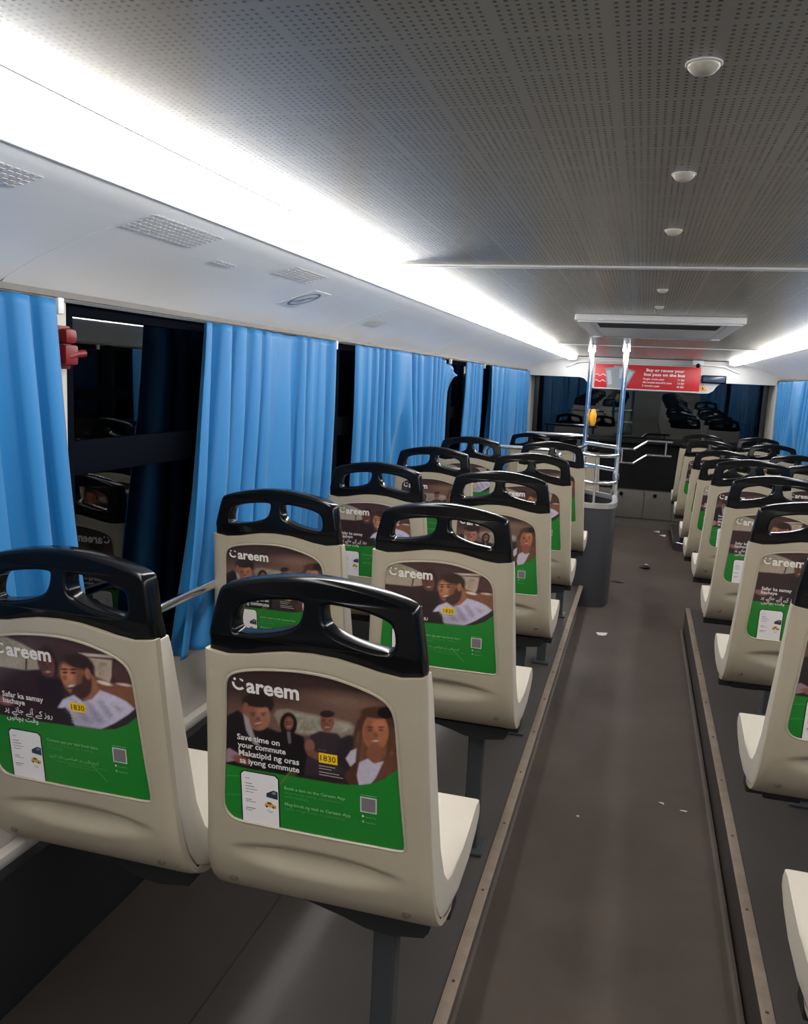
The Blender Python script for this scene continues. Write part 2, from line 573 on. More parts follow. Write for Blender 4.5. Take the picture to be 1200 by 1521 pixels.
# ---- side walls (below and above the windows) and windows
Z_SILL, Z_HEAD = EYE - 0.715, EYE + 0.125
Z_MID0, Z_MID1 = EYE - 0.238, EYE - 0.165
PILL = [Y_REAR, 0.05, 1.47, 3.08, 5.10, 6.05, 8.45]
for side, nm, xw in ((-1, 'left', XL), (1, 'right', XR)):
    s = side
    wl = tag(boxobj('wall_%s' % nm, (min(xw, xw + s * 0.06), max(xw, xw + s * 0.06), Y_REAR, Y_FRONT + 0.1, -0.06, Z_SILL), 'white_wall'),
             'off white %s side wall panel below the bus windows' % nm, None, None, 'structure')
    boxobj('wall_head', (min(xw + s * 0.005, xw + s * 0.06), max(xw + s * 0.005, xw + s * 0.06), Y_REAR, Y_FRONT + 0.1, Z_HEAD, CEIL + 0.03), 'grey_panel', wl)
    boxobj('wall_ledge', (min(xw - s * 0.028, xw), max(xw - s * 0.028, xw), Y_REAR, Y_FRONT, EYE - 0.965, EYE - 0.94), 'white_wall', wl, bev=0.006)
    boxobj('wall_foot_box', (min(xw - s * 0.05, xw), max(xw - s * 0.05, xw), Y_REAR, 5.0, PLAT - 0.002, EYE - 0.965), 'black_matt', wl, bev=0.008)  # plain black box along the foot of the wall, up to the ledge
    for i, yp in enumerate(PILL[1:-1]):
        boxobj('window_pillar', (min(xw + s * 0.006, xw + s * 0.06), max(xw + s * 0.006, xw + s * 0.06), yp - 0.035, yp + 0.035, Z_SILL, Z_HEAD), 'white_wall' if i == 1 else 'rubber', wl, bev=0.006)
    n0 = 1 if side < 0 else 11
    for i, (a, b) in enumerate(zip(PILL[:-1], PILL[1:])):
        y0, y1 = a + 0.036, b - 0.036
        f = bmesh.new()
        xa, xb = (xw + s * 0.016, xw + s * 0.05)
        xa, xb = min(xa, xb), max(xa, xb)
        ring = []
        for xx in (xa, xb):
            ring.append([f.verts.new((xx, yy_, zz_)) for yy_, zz_ in ((y0, Z_SILL), (y1, Z_SILL), (y1, Z_HEAD), (y0, Z_HEAD))])
            ring.append([f.verts.new((xx, yy_, zz_)) for yy_, zz_ in ((y0 + .03, Z_SILL + .03), (y1 - .03, Z_SILL + .03), (y1 - .03, Z_HEAD - .03), (y0 + .03, Z_HEAD - .03))])
        for p_, q_ in ((0, 1), (2, 3), (0, 2), (1, 3)):
            for k_ in range(4):
                f.faces.new((ring[p_][k_], ring[p_][(k_ + 1) % 4], ring[q_][(k_ + 1) % 4], ring[q_][k_]))
        wd = tag(obj('window_%d' % (n0 + i), f, 'rubber'), 'dark %s side bus window, number %d from the back' % (nm, i + 1), None, None, 'structure')
        boxobj('glazing_bar', (xa, xb, y0 + 0.03, y1 - 0.03, Z_MID0, Z_MID1), 'rubber', wd, bev=0.004)
        xg = xw + s * 0.034
        boxobj('pane', (xg - 0.002, xg + 0.002, y0 + 0.03, y1 - 0.03, Z_MID1, Z_HEAD - 0.03), 'glass', wd)
        boxobj('pane', (xg - 0.002, xg + 0.002, y0 + 0.03, y1 - 0.03, Z_SILL + 0.03, Z_MID0), 'glass', wd)

# ---- rear wall behind the camera
wr = tag(boxobj('wall_rear', (XL - 0.05, XR + 0.05, Y_REAR - 0.06, Y_REAR, -0.06, CEIL + 0.06), 'white_wall'),
         'off white wall at the back of the bus', None, None, 'structure')

# ---- front wall
fwall = tag(boxobj('wall_front', (XL - 0.05, XR + 0.05, Y_FRONT - 0.02, Y_FRONT + 0.08, -0.06, 0.39), 'grey_panel'),
            'grey front wall panels of the bus under a black dash', None, None, 'structure')
for a, b in ((-0.95, -0.20), (-0.195, 0.085), (0.09, 0.36), (0.365, 1.10)):
    boxobj('front_panel', (a, b, Y_FRONT - 0.034, Y_FRONT - 0.02, 0.10, 0.375), 'grey_panel', fwall, bev=0.003)
bm = bmesh.new()
prism_y(bm, [(XL, 0.39), (XR, 0.39), (XR, 0.86), (XL, 0.86)], Y_FRONT - 0.03, Y_FRONT + 0.08)
obj('dash_panel', bm, 'dash', fwall)
boxobj('dash_shelf', (XL, XR, Y_FRONT - 0.10, Y_FRONT + 0.2, 0.845, 0.875), 'dash', fwall, bev=0.01)
for x in (-0.135, 0.19):
    bm = bmesh.new()
    bmesh.ops.create_cone(bm, cap_ends=True, segments=16, radius1=0.02, radius2=0.017, depth=0.014, matrix=Matrix.Translation((x, Y_FRONT - 0.041, 0.335)) @ Matrix.Rotation(math.pi / 2, 4, 'X'))
    obj('panel_knob', bm, 'black_plastic', fwall, smooth=True)

wf = empty('window_21', (CX, Y_FRONT, 0.875))
tag(wf, 'wide dark windscreen at the front of the upper deck', None, None, 'structure')
bm = bmesh.new()
zz0, zz1 = 0.875, EYE + 0.16
yb, yt = Y_FRONT + 0.16, Y_FRONT + 0.15
vv = [bm.verts.new(p) for p in ((XL, yb, zz0), (XR, yb, zz0), (XR, yt, zz1), (XL, yt, zz1), (XL, yb + 0.006, zz0), (XR, yb + 0.006, zz0), (XR, yt + 0.006, zz1), (XL, yt + 0.006, zz1))]
for q in ((0, 1, 2, 3), (7, 6, 5, 4), (0, 4, 5, 1), (1, 5, 6, 2), (2, 6, 7, 3), (3, 7, 4, 0)):
    bm.faces.new([vv[i] for i in q])
o = obj('pane', bm, 'glass', wf)
o.location = -wf.location
for x0, x1 in ((XL - 0.02, XL + 0.035), (XR - 0.035, XR + 0.02)):
    o = boxobj('windscreen_pillar', (x0, x1, Y_FRONT - 0.25, Y_FRONT + 0.22, 0.6, EYE + 0.14), 'white_wall', wf, bev=0.012)
    o.location = -wf.location

# white header moulding over the windscreen that carries the sign
hd = [(-1.16, EYE + 0.28), (-1.16, EYE + 0.085), (-0.62, EYE + 0.085), (-0.575, EYE + 0.075), (-0.545, EYE + 0.045), (-0.525, EYE + 0.01), (-0.49, EYE - 0.015), (-0.45, EYE - 0.02),
      (0.50, EYE - 0.02), (0.58, EYE - 0.015), (0.62, EYE + 0.01), (0.64, EYE + 0.045), (0.67, EYE + 0.075), (0.715, EYE + 0.085), (1.22, EYE + 0.085), (1.22, EYE + 0.28)]
bm = bmesh.new()
prism_y(bm, hd, 8.50, 8.62)
t4 = tag(obj('trim_4', bm, 'header'), 'white header moulding over the windscreen behind the red sign', None, None, 'structure')
tubeobj('header_bead', [(-0.75, 8.495, EYE + 0.18), (-0.62, 8.49, EYE + 0.232), (-0.4, 8.488, EYE + 0.245), (0.0, 8.487, EYE + 0.248), (0.5, 8.488, EYE + 0.245), (0.70, 8.49, EYE + 0.232), (0.83, 8.495, EYE + 0.18)], 0.008, 'trim', t4)

# ================================================================== SEATS
K = 0.126
HUMP = [(0.0, 0.849), (0.04, 0.8465), (0.07, 0.841), (0.10, 0.8345), (0.135, 0.8305), (0.1715, 0.8355), (0.20, 0.838)]
WID = [(0.30, 0.194), (0.40, 0.193), (0.48, 0.188), (0.556, 0.183), (0.70, 0.176), (0.836, 0.1715), (0.87, 0.1710)]
REAR = [(0.500, 0.0423), (0.475, 0.0475), (0.45, 0.056), (0.43, 0.066), (0.41, 0.081), (0.395, 0.098), (0.384, 0.120), (0.377, 0.145), (0.373, 0.175)]


def itp(tab, x):
    xs = [a for a, _ in tab]
    return float(np.interp(x, xs, [b for _, b in tab]))


def rear_y(z):
    return (0.836 - z) * K


OUT = [(0, .8205), (.03, .8185), (.06, .8130), (.09, .8045), (.110, .7955), (.1215, .7850), (.1285, .7690), (.1315, .7450), (.1365, .680), (.1415, .620), (.1462, .572),
       (.1465, .556), (.1395, .5495), (.10, .5485), (0, .5475), (-.10, .5480), (-.128, .5490), (-.1415, .5555), (-.1495, .568), (-.1510, .590), (-.1440, .680),
       (-.1400, .745), (-.1385, .774), (-.1355, .790), (-.1270, .8010), (-.110, .8082), (-.088, .8132), (-.06, .8170), (-.03, .8198)]
OUTS = [(p.x, p.y) for p in catmull([(a, b, 0) for a, b in OUT], 4, closed=True)]
OUTA = np.array(OUTS)


def sdf(P, poly):
    """signed distance (negative inside) of points P (n,2) to polygon"""
    A = poly
    B = np.roll(poly, -1, axis=0)
    d2 = np.full(len(P), 1e9)
    ins = np.zeros(len(P), bool)
    for a, b in zip(A, B):
        e = b - a
        ww = P - a
        t = np.clip((ww @ e) / max(e @ e, 1e-12), 0, 1)
        q = ww - t[:, None] * e
        d2 = np.minimum(d2, (q * q).sum(1))
        c = ((a[1] > P[:, 1]) != (b[1] > P[:, 1]))
        with np.errstate(divide='ignore', invalid='ignore'):
            xx = (b[0] - a[0]) * (P[:, 1] - a[1]) / (b[1] - a[1] if b[1] != a[1] else 1e-12) + a[0]
        ins ^= (c & (P[:, 0] < xx))
    d = np.sqrt(d2)
    return np.where(ins, -d, d)


def make_shell_mesh():
    NC, NU = 76, 84
    path = catmull([(y, z, 0) for z, y in REAR], 3)
    V = []
    rows = NU + len(path)
    for r in range(rows):
        for c in range(NC):
            s = -1 + 2 * c / (NC - 1)
            if r < NU:
                zt = itp(HUMP, abs(s) * 0.1715)
                k = r / NU
                z = zt + (0.500 - zt) * k
                y = rear_y(z)
            else:
                y, z = path[r - NU].x, path[r - NU].y
            x = s * itp(WID, z)
            V.append([x, y, z])
    V = np.array(V)
    d = sdf(V[:, [0, 2]], OUTA)
    rec = np.clip((0.002 - d) / 0.004, 0, 1)
    dep = 0.0035 * rec
    # crescent scoop under the poster
    x, z = V[:, 0], V[:, 2]
    top = 0.521 - 0.85 * x * x
    bot = 0.466 + 0.95 * x * x
    hgt = np.maximum(top - bot, 1e-4)
    k = np.clip((top - z) / hgt, 0, 1)
    q_ = np.clip(k / 0.38, 0, 1)
    prof = q_ * q_ * (3 - 2 * q_) * (1 - np.clip((k - 0.30) / 0.70, 0, 1) ** 1.3)
    e_ = np.clip((0.158 - np.abs(x)) / 0.11, 0, 1)
    prof *= e_ * e_ * (3 - 2 * e_)
    prof[(z > top) | (z < bot)] = 0
    dep = dep + 0.019 * prof
    V[:, 1] += dep
    # rounded edges at the sides and along the top
    sx = np.abs(V[:, 0]) / np.array([itp(WID, q) for q in z])
    V[:, 1] += 0.007 * sx ** 26
    F = []
    for r in range(rows - 1):
        for c in range(NC - 1):
            a = r * NC + c
            F.append((a, a + NC, a + NC + 1, a + 1))
    V = V.tolist()
    # skirt: top edge, sides
    ring = [c for c in range(NC)] + [r * NC + NC - 1 for r in range(1, rows)] + [(rows - 1) * NC + c for c in range(NC - 2, -1, -1)] + [r * NC for r in range(rows - 2, 0, -1)]
    base = len(V)
    for i in ring:
        x_, y_, z_ = V[i]
        V.append([x_ * 0.998, y_ + 0.014, z_ + (0.006 if z_ < 0.40 else 0.0)])
    n = len(ring)
    for i in range(n):
        j = (i + 1) % n
        F.append((ring[i], ring[j], base + j, base + i))
    return pydata('back_shell', V, F)


def make_lip_mesh():
    bm = bmesh.new()
    tube(bm, [Vector((a, rear_y(b) + 0.0012, b)) for a, b in OUTS[::2]], 0.0026, 6, closed=True)
    bmesh.ops.recalc_face_normals(bm, faces=bm.faces)
    me = bpy.data.meshes.new('poster_lip')
    bm.to_mesh(me)
    bm.free()
    return me


def make_pan_mesh():
    outer = [(.012, .832), (.024, .75), (.035, .65), (.048, .556), (.064, .48), (.080, .442), (.102, .408), (.127, .391), (.17, .377), (.25, .371), (.34, .376), (.41, .39), (.445, .408)]
    front = [(.453, .424), (.447, .440)]
    inner = [(.42, .4425), (.36, .435), (.28, .425), (.205, .421), (.160, .433), (.133, .462), (.115, .52), (.100, .60), (.080, .70), (.058, .80), (.050, .832)]
    outer = [(y + (0.005 if i < 8 else 0.002), z) for i, (y, z) in enumerate(outer)]
    prof = outer + front + inner
    ni0 = len(outer) + len(front)
    cols = [-1, -0.86, -0.6, -0.3, 0, 0.3, 0.6, 0.86, 1]
    bm = bmesh.new()
    rings = []
    for s in cols:
        ring = []
        for i, (y, z) in enumerate(prof):
            dy = dz = 0
            if i >= ni0:
                g = (1 - s * s) ** 0.5 if abs(s) < 0.99 else 0
                if y > 0.2:
                    dz = -0.012 * g
                else:
                    dy = -0.008 * g * (1 if z > 0.45 else 0.5)
                    dz = -0.006 * g if z < 0.45 else 0
            ring.append(bm.verts.new((s * (itp(WID, z) - 0.0012), y + dy, z + dz)))
        rings.append(ring)
    n = len(prof)
    for A, B in zip(rings[:-1], rings[1:]):
        for i in range(n):
            bm.faces.new((A[i], A[(i + 1) % n], B[(i + 1) % n], B[i]))
    c0 = bm.faces.new(rings[0])
    c1 = bm.faces.new(list(reversed(rings[-1])))
    es = list(c0.edges) + list(c1.edges)
    bmesh.ops.bevel(bm, geom=es, offset=0.005, segments=2, affect='EDGES', profile=0.6)
    bmesh.ops.recalc_face_normals(bm, faces=bm.faces)
    me = bpy.data.meshes.new('seat_pan')
    bm.to_mesh(me)
    bm.free()
    return me


def make_handle_mesh():
    half = [(0.0, .9600), (.04, .9575), (.08, .9515), (.115, .9440), (.138, .9370), (.1490, .9310), (.1535, .9220), (.1575, .905), (.1640, .873), (.1705, .838), (.1710, .820)]
    top = [(-x, z) for x, z in reversed(half[1:])] + half
    outer = [(p.x, p.y) for p in catmull([(a, b, 0) for a, b in top], 3)]
    hole = [(.0155, .918), (.0210, .9235), (.045, .9230), (.078, .9185), (.102, .9125), (.1165, .9050), (.1225, .8930), (.1240, .8780), (.1200, .8680), (.108, .8665), (.080, .8700), (.052, .8765), (.0300, .8850), (.0190, .8970)]
    hs = [(p.x, p.y) for p in catmull([(a, b, 0) for a, b in hole], 4, closed=True)]
    c = bpy.data.curves.new('hand_grip', 'CURVE')
    c.dimensions = '2D'
    c.fill_mode = 'BOTH'
    for pts in (outer, hs, [(-x, z) for x, z in reversed(hs)]):
        sp = c.splines.new('POLY')
        sp.points.add(len(pts) - 1)
        for q, (a, b) in zip(sp.points, pts):
            q.co = (a, b, 0, 1)
        sp.use_cyclic_u = True
    c.extrude = 0.0125
    c.bevel_depth = 0.006
    c.bevel_resolution = 2
    c.offset = -0.006
    o = bpy.data.objects.new('hand_grip', c)
    COL.objects.link(o)
    bpy.context.view_layer.update()
    me = bpy.data.meshes.new_from_object(o.evaluated_get(bpy.context.evaluated_depsgraph_get()))
    bpy.data.objects.remove(o)
    bpy.data.curves.remove(c)
    me.transform(Matrix(((1, 0, 0, 0), (0, 0, -1, 0.0225), (0, 1, 0, 0), (0, 0, 0, 1))))
    for v in me.vertices:       # bow: the top leans forward a little, the middle backward
        if v.co.z < 0.862:
            k_ = min(1, (0.862 - v.co.z) / 0.02)
            v.co.x *= 1 - 0.018 * k_
            v.co.y += 0.007 * k_
        v.co.y += 0.10 * max(0, v.co.z - 0.86) - 0.006 * (1 - (v.co.x / 0.17) ** 2)
    return me


# ---- poster print ------------------------------------------------------
GAIN = 1.35


def lin3(c):
    return np.array(srgb(*c)[:3])


def vnoise(X, Y, seed, f):
    r = np.random.RandomState(seed).rand(64, 64)
    x, y = X * f, Y * f
    xi, yi = np.floor(x).astype(int), np.floor(y).astype(int)
    fx, fy = x - xi, y - yi
    fx, fy = fx * fx * (3 - 2 * fx), fy * fy * (3 - 2 * fy)
    g = lambda a, b: r[a % 64, b % 64]
    return (g(xi, yi) * (1 - fx) + g(xi + 1, yi) * fx) * (1 - fy) + (g(xi, yi + 1) * (1 - fx) + g(xi + 1, yi + 1) * fx) * fy


class Paint:
    def __init__(self, X, Y):
        self.X, self.Y = X, Y
        self.P = np.stack([X, Y], 1)
        self.c = np.zeros((len(X), 3))

    def fill(self, col):
        self.c[:] = lin3(col)

    def put(self, m, col, op=1.0):
        m = np.clip(m, 0, 1)[:, None] * op
        self.c = self.c * (1 - m) + lin3(col) * m

    def ell(self, cx, cy, rx, ry, col, soft=6.0, rot=0.0, op=1.0):
        a = math.radians(rot)
        dx, dy = self.X - cx, self.Y - cy
        u = dx * math.cos(a) + dy * math.sin(a)
        v = -dx * math.sin(a) + dy * math.cos(a)
        d = np.sqrt((u / rx) ** 2 + (v / ry) ** 2)
        self.put((1 - d) * min(rx, ry) / soft + 0.5, col, op)

    def poly(self, pts, col, soft=5.0, op=1.0):
        self.put(-sdf(self.P, np.array(pts, float)) / soft + 0.5, col, op)

    def grad(self, col, y0, y1, op=1.0):
        self.put((self.Y - y0) / (y1 - y0), col, op)

    def shade(self, cx, cy, rx, ry, k):
        d = np.sqrt(((self.X - cx) / rx) ** 2 + ((self.Y - cy) / ry) ** 2)
        m = np.clip(1 - d, 0, 1)[:, None]
        self.c *= 1 + (k - 1) * m


HA = np.array([[724.460653, -103.599643, 473.831065], [-61.530163, -982.32585, 1650.561396], [-0.178581, -0.189677, 1.]])
HB = np.array([[470.575295, -67.293417, 643.224902], [-39.967077, -638.072303, 1274.513416], [-0.115998, -0.123205, 1.]])
GREEN = (24, 104, 34)


def face(p, x, y, rx, ry, skin, dark, rot=0):
    """a small portrait: face oval with shaded side, eyes, nose, smiling mouth"""
    p.ell(x, y, rx, ry, skin, 7, rot)
    p.ell(x - rx * .45, y + ry * .05, rx * .55, ry * .85, dark, 26, rot, .35)
    p.ell(x + rx * .25, y - ry * .35, rx * .5, ry * .3, tuple(min(255, int(c * 1.25)) for c in skin), 22, rot, .5)
    for s in (-1, 1):
        p.ell(x + s * rx * .42, y - ry * .10, rx * .17, ry * .06, (34, 22, 19), 7, rot, .75)
        p.ell(x + s * rx * .42, y - ry * .25, rx * .25, ry * .05, (30, 20, 18), 6, rot, .8)
    p.ell(x, y + ry * .18, rx * .15, ry * .12, dark, 8, rot, .6)
    p.ell(x, y + ry * .50, rx * .36, ry * .10, (84, 42, 36), 8, rot, .7)
    p.ell(x, y + ry * .48, rx * .27, ry * .05, (190, 165, 152), 6, rot, .75)


def paint_riders(X, Y):
    p = Paint(X, Y)
    p.fill((50, 36, 34))
    p.grad((92, 68, 58), 180, 330)
    p.ell(600, 60, 600, 170, (48, 33, 32), 120)
    p.ell(760, 250, 230, 45, (112, 84, 70), 60, 8, .7)
    p.poly([(360, 300), (420, 295), (520, 315), (790, 370), (835, 405), (828, 455), (760, 470), (400, 440), (345, 330)], (118, 104, 92), 12)
    nz = vnoise(X, Y, 3, 1 / 22.0)
    p.put(np.clip(-sdf(p.P, np.array([(440, 315), (520, 320), (790, 378), (815, 410), (740, 450), (480, 440)], float)) / 12, 0, 1) * nz, (150, 148, 132), .8)
    p.put(np.clip(-sdf(p.P, np.array([(460, 330), (640, 345), (620, 440), (480, 430)], float)) / 16, 0, 1) * vnoise(X, Y, 9, 1 / 14.0), (86, 98, 74), .7)
    p.grad((26, 21, 22), 430, 560, .92)
    # man at left in a dark jacket
    p.poly([(30, 350), (130, 300), (210, 380), (320, 410), (420, 450), (480, 700), (30, 640)], (24, 20, 23), 14)
    p.ell(250, 265, 95, 75, (36, 25, 24), 14)
    face(p, 250, 340, 72, 84, (128, 84, 66), (74, 44, 37), -10)
    p.ell(240, 250, 88, 36, (34, 24, 23), 12, 8)
    p.ell(175, 292, 20, 34, (112, 70, 55), 8)
    p.poly([(160, 320), (190, 345), (232, 470), (262, 520), (220, 500), (178, 420)], (132, 122, 122), 8)
    p.poly([(45, 540), (80, 528), (150, 570), (120, 600), (60, 612)], (128, 104, 110), 8)
    p.ell(150, 598, 60, 22, (110, 66, 52), 10, 20)
    # woman behind
    p.ell(430, 385, 52, 70, (24, 17, 18), 8)
    p.poly([(350, 440), (430, 420), (520, 460), (560, 700), (360, 680)], (20, 17, 20), 12)
    face(p, 432, 380, 27, 40, (108, 66, 54), (66, 38, 33))
    p.poly([(420, 430), (440, 430), (446, 500), (430, 500)], (92, 84, 86), 6)
    # man in the middle
    p.poly([(560, 450), (620, 425), (720, 440), (770, 500), (770, 690), (520, 690), (545, 540)], (44, 35, 38), 12)
    face(p, 660, 375, 42, 60, (112, 70, 58), (72, 42, 36))
    p.ell(660, 325, 45, 22, (40, 27, 25), 8)
    p.ell(556, 515, 30, 38, (112, 72, 60), 9)
    p.poly([(530, 540), (580, 540), (640, 580), (600, 600), (545, 570)], (98, 62, 52), 8)
    # dark head rest
    p.ell(795, 560, 80, 110, (34, 29, 33), 12)
    # woman at right with long hair
    p.ell(965, 470, 150, 190, (62, 40, 31), 16)
    p.ell(870, 560, 60, 170, (74, 48, 35), 18, 8)
    p.ell(1035, 560, 70, 150, (72, 46, 33), 18)
    st = np.sin(X / 7.0 + Y / 60.0) * 0.5 + 0.5
    p.put(np.clip(-sdf(p.P, np.array([(830, 430), (900, 400), (1080, 400), (1080, 700), (930, 740), (820, 640)], float)) / 20, 0, 1) * st * vnoise(X, Y, 5, 1 / 40.0), (128, 88, 60), .6)
    face(p, 948, 432, 78, 112, (140, 86, 62), (92, 52, 40))
    p.ell(950, 318, 92, 34, (60, 39, 30), 12, 4)
    p.ell(1010, 318, 52, 36, (16, 14, 16), 12)
    p.ell(945, 560, 52, 60, (112, 68, 50), 16)
    p.poly([(770, 590), (800, 545), (835, 530), (828, 610), (800, 640)], (158, 150, 160), 7)
    p.poly([(850, 615), (900, 590), (940, 620), (1000, 605), (965, 690), (915, 745), (850, 750), (835, 690)], (160, 152, 164), 7)
    p.poly([(800, 640), (850, 600), (836, 690), (846, 750), (790, 745), (760, 690)], (66, 40, 32), 9)
    p.poly([(1000, 600), (1080, 540), (1090, 650), (930, 745)], (86, 54, 40), 10)
    p.c *= (0.90 + 0.2 * vnoise(X, Y, 21, 1 / 9.0))[:, None]
    # green part with its curved upper edge
    p.poly([(20, 612), (60, 622), (200, 652), (420, 690), (620, 725), (760, 745), (850, 748), (930, 738), (1000, 710), (1060, 670), (1100, 620), (1180, 600), (1180, 1180), (20, 1180)], GREEN, 3.5)
    p.poly([(440, 665), (470, 650), (480, 690), (360, 760), (350, 745)], (70, 84, 38), 10, .5)
    p.c[:] = p.c
    # creases in the film
    for a, b in (((50, 690), (160, 692)), ((55, 800), (150, 803)), ((380, 745), (445, 660))):
        q = sdf(p.P, np.array([a, b, (b[0], b[1] + 2), (a[0], a[1] + 2)], float))
        p.put(1 - q / 4.0, (60, 140, 66), .6)
    return p.c


def paint_man(X, Y):
    p = Paint(X, Y)
    p.fill((58, 38, 38))
    p.grad((50, 30, 29), 470, 800, .8)
    p.poly([(130, 470), (180, 425), (300, 470), (370, 505), (400, 545), (380, 580), (300, 585), (130, 568)], (138, 124, 108), 9)
    nz = vnoise(X, Y, 4, 1 / 16.0)
    p.put(np.clip(-sdf(p.P, np.array([(140, 450), (250, 450), (370, 510), (370, 545), (140, 520)], float)) / 10, 0, 1) * nz, (92, 96, 70), .9)
    p.poly([(312, 500), (322, 500), (306, 582), (298, 582)], (40, 28, 28), 4)
    p.poly([(130, 568), (300, 585), (400, 575), (400, 800), (130, 800)], (44, 28, 30), 8)
    p.poly([(565, 500), (815, 512), (815, 522), (600, 514)], (168, 150, 138), 4)
    p.poly([(610, 520), (725, 528), (712, 600), (700, 625), (640, 612)], (150, 132, 116), 8)
    p.put(np.clip(-sdf(p.P, np.array([(640, 530), (710, 535), (690, 600), (650, 600)], float)) / 10, 0, 1) * nz, (110, 96, 80), .8)
    p.ell(775, 580, 52, 48, (66, 42, 40), 9)
    p.poly([(590, 590), (640, 600), (700, 625), (815, 640), (815, 740), (650, 680)], (104, 66, 46), 10)
    p.ell(675, 628, 34, 8, (190, 170, 158), 5, 12)
    p.ell(770, 632, 34, 6, (170, 150, 140), 5, 6)
    # man behind
    p.ell(412, 545, 48, 70, (38, 24, 24), 12)
    face(p, 408, 560, 36, 58, (88, 54, 46), (52, 32, 29))
    p.poly([(350, 600), (470, 620), (480, 800), (340, 790)], (34, 23, 26), 14)
    # man in front
    p.ell(566, 562, 72, 58, (40, 27, 24), 14, 10)
    p.poly([(560, 640), (620, 590), (650, 665), (600, 710), (540, 700)], (128, 80, 58), 9)
    p.ell(530, 608, 60, 78, (136, 86, 62), 12, -8)
    p.ell(508, 588, 38, 44, (176, 118, 88), 30, 0, .6)
    p.ell(560, 612, 26, 60, (92, 56, 42), 26, 0, .7)
    p.ell(552, 543, 70, 26, (40, 27, 24), 16, 12)
    p.ell(556, 668, 52, 32, (56, 35, 30), 10, -22)
    p.ell(590, 630, 24, 44, (58, 36, 31), 10, 8)
    p.ell(600, 590, 14, 24, (138, 88, 66), 6)
    for ex in (490, 530):
        p.ell(ex, 588, 13, 5, (26, 17, 15), 4)
        p.ell(ex, 574, 18, 4, (28, 18, 16), 4)
    p.ell(486, 610, 12, 12, (120, 72, 54), 8)
    p.ell(512, 648, 26, 10, (70, 30, 26), 5, -12)
    p.ell(512, 645, 18, 5, (200, 182, 170), 5, -12, .8)
    # grey shirt
    p.poly([(430, 745), (465, 705), (520, 685), (560, 712), (605, 700), (650, 660), (720, 682), (770, 705), (805, 735), (770, 770), (700, 805), (630, 828), (505, 815), (490, 760), (470, 740)], (168, 160, 176), 9)
    p.ell(560, 790, 90, 40, (120, 112, 130), 50, 0, .6)
    p.put(np.clip(-sdf(p.P, np.array([(500, 710), (650, 690), (780, 735), (640, 815), (510, 805)], float)) / 20, 0, 1) * (np.sin(X / 11 - Y / 16.0) * .5 + .5), (112, 104, 124), .6)
    p.poly([(640, 828), (700, 800), (770, 760), (830, 720), (830, 780), (730, 830)], (38, 30, 36), 8)
    p.poly([(330, 760), (430, 740), (490, 770), (505, 830), (330, 830)], (34, 24, 27), 12)
    p.ell(170, 720, 45, 18, (120, 82, 80), 10, 14)
    p.c *= (0.90 + 0.2 * vnoise(X, Y, 22, 1 / 9.0))[:, None]
    p.poly([(100, 775), (200, 790), (350, 808), (500, 822), (620, 832), (700, 826), (760, 805), (810, 770), (850, 735), (900, 735), (900, 1200), (100, 1200)], GREEN, 3.5)
    return p.c


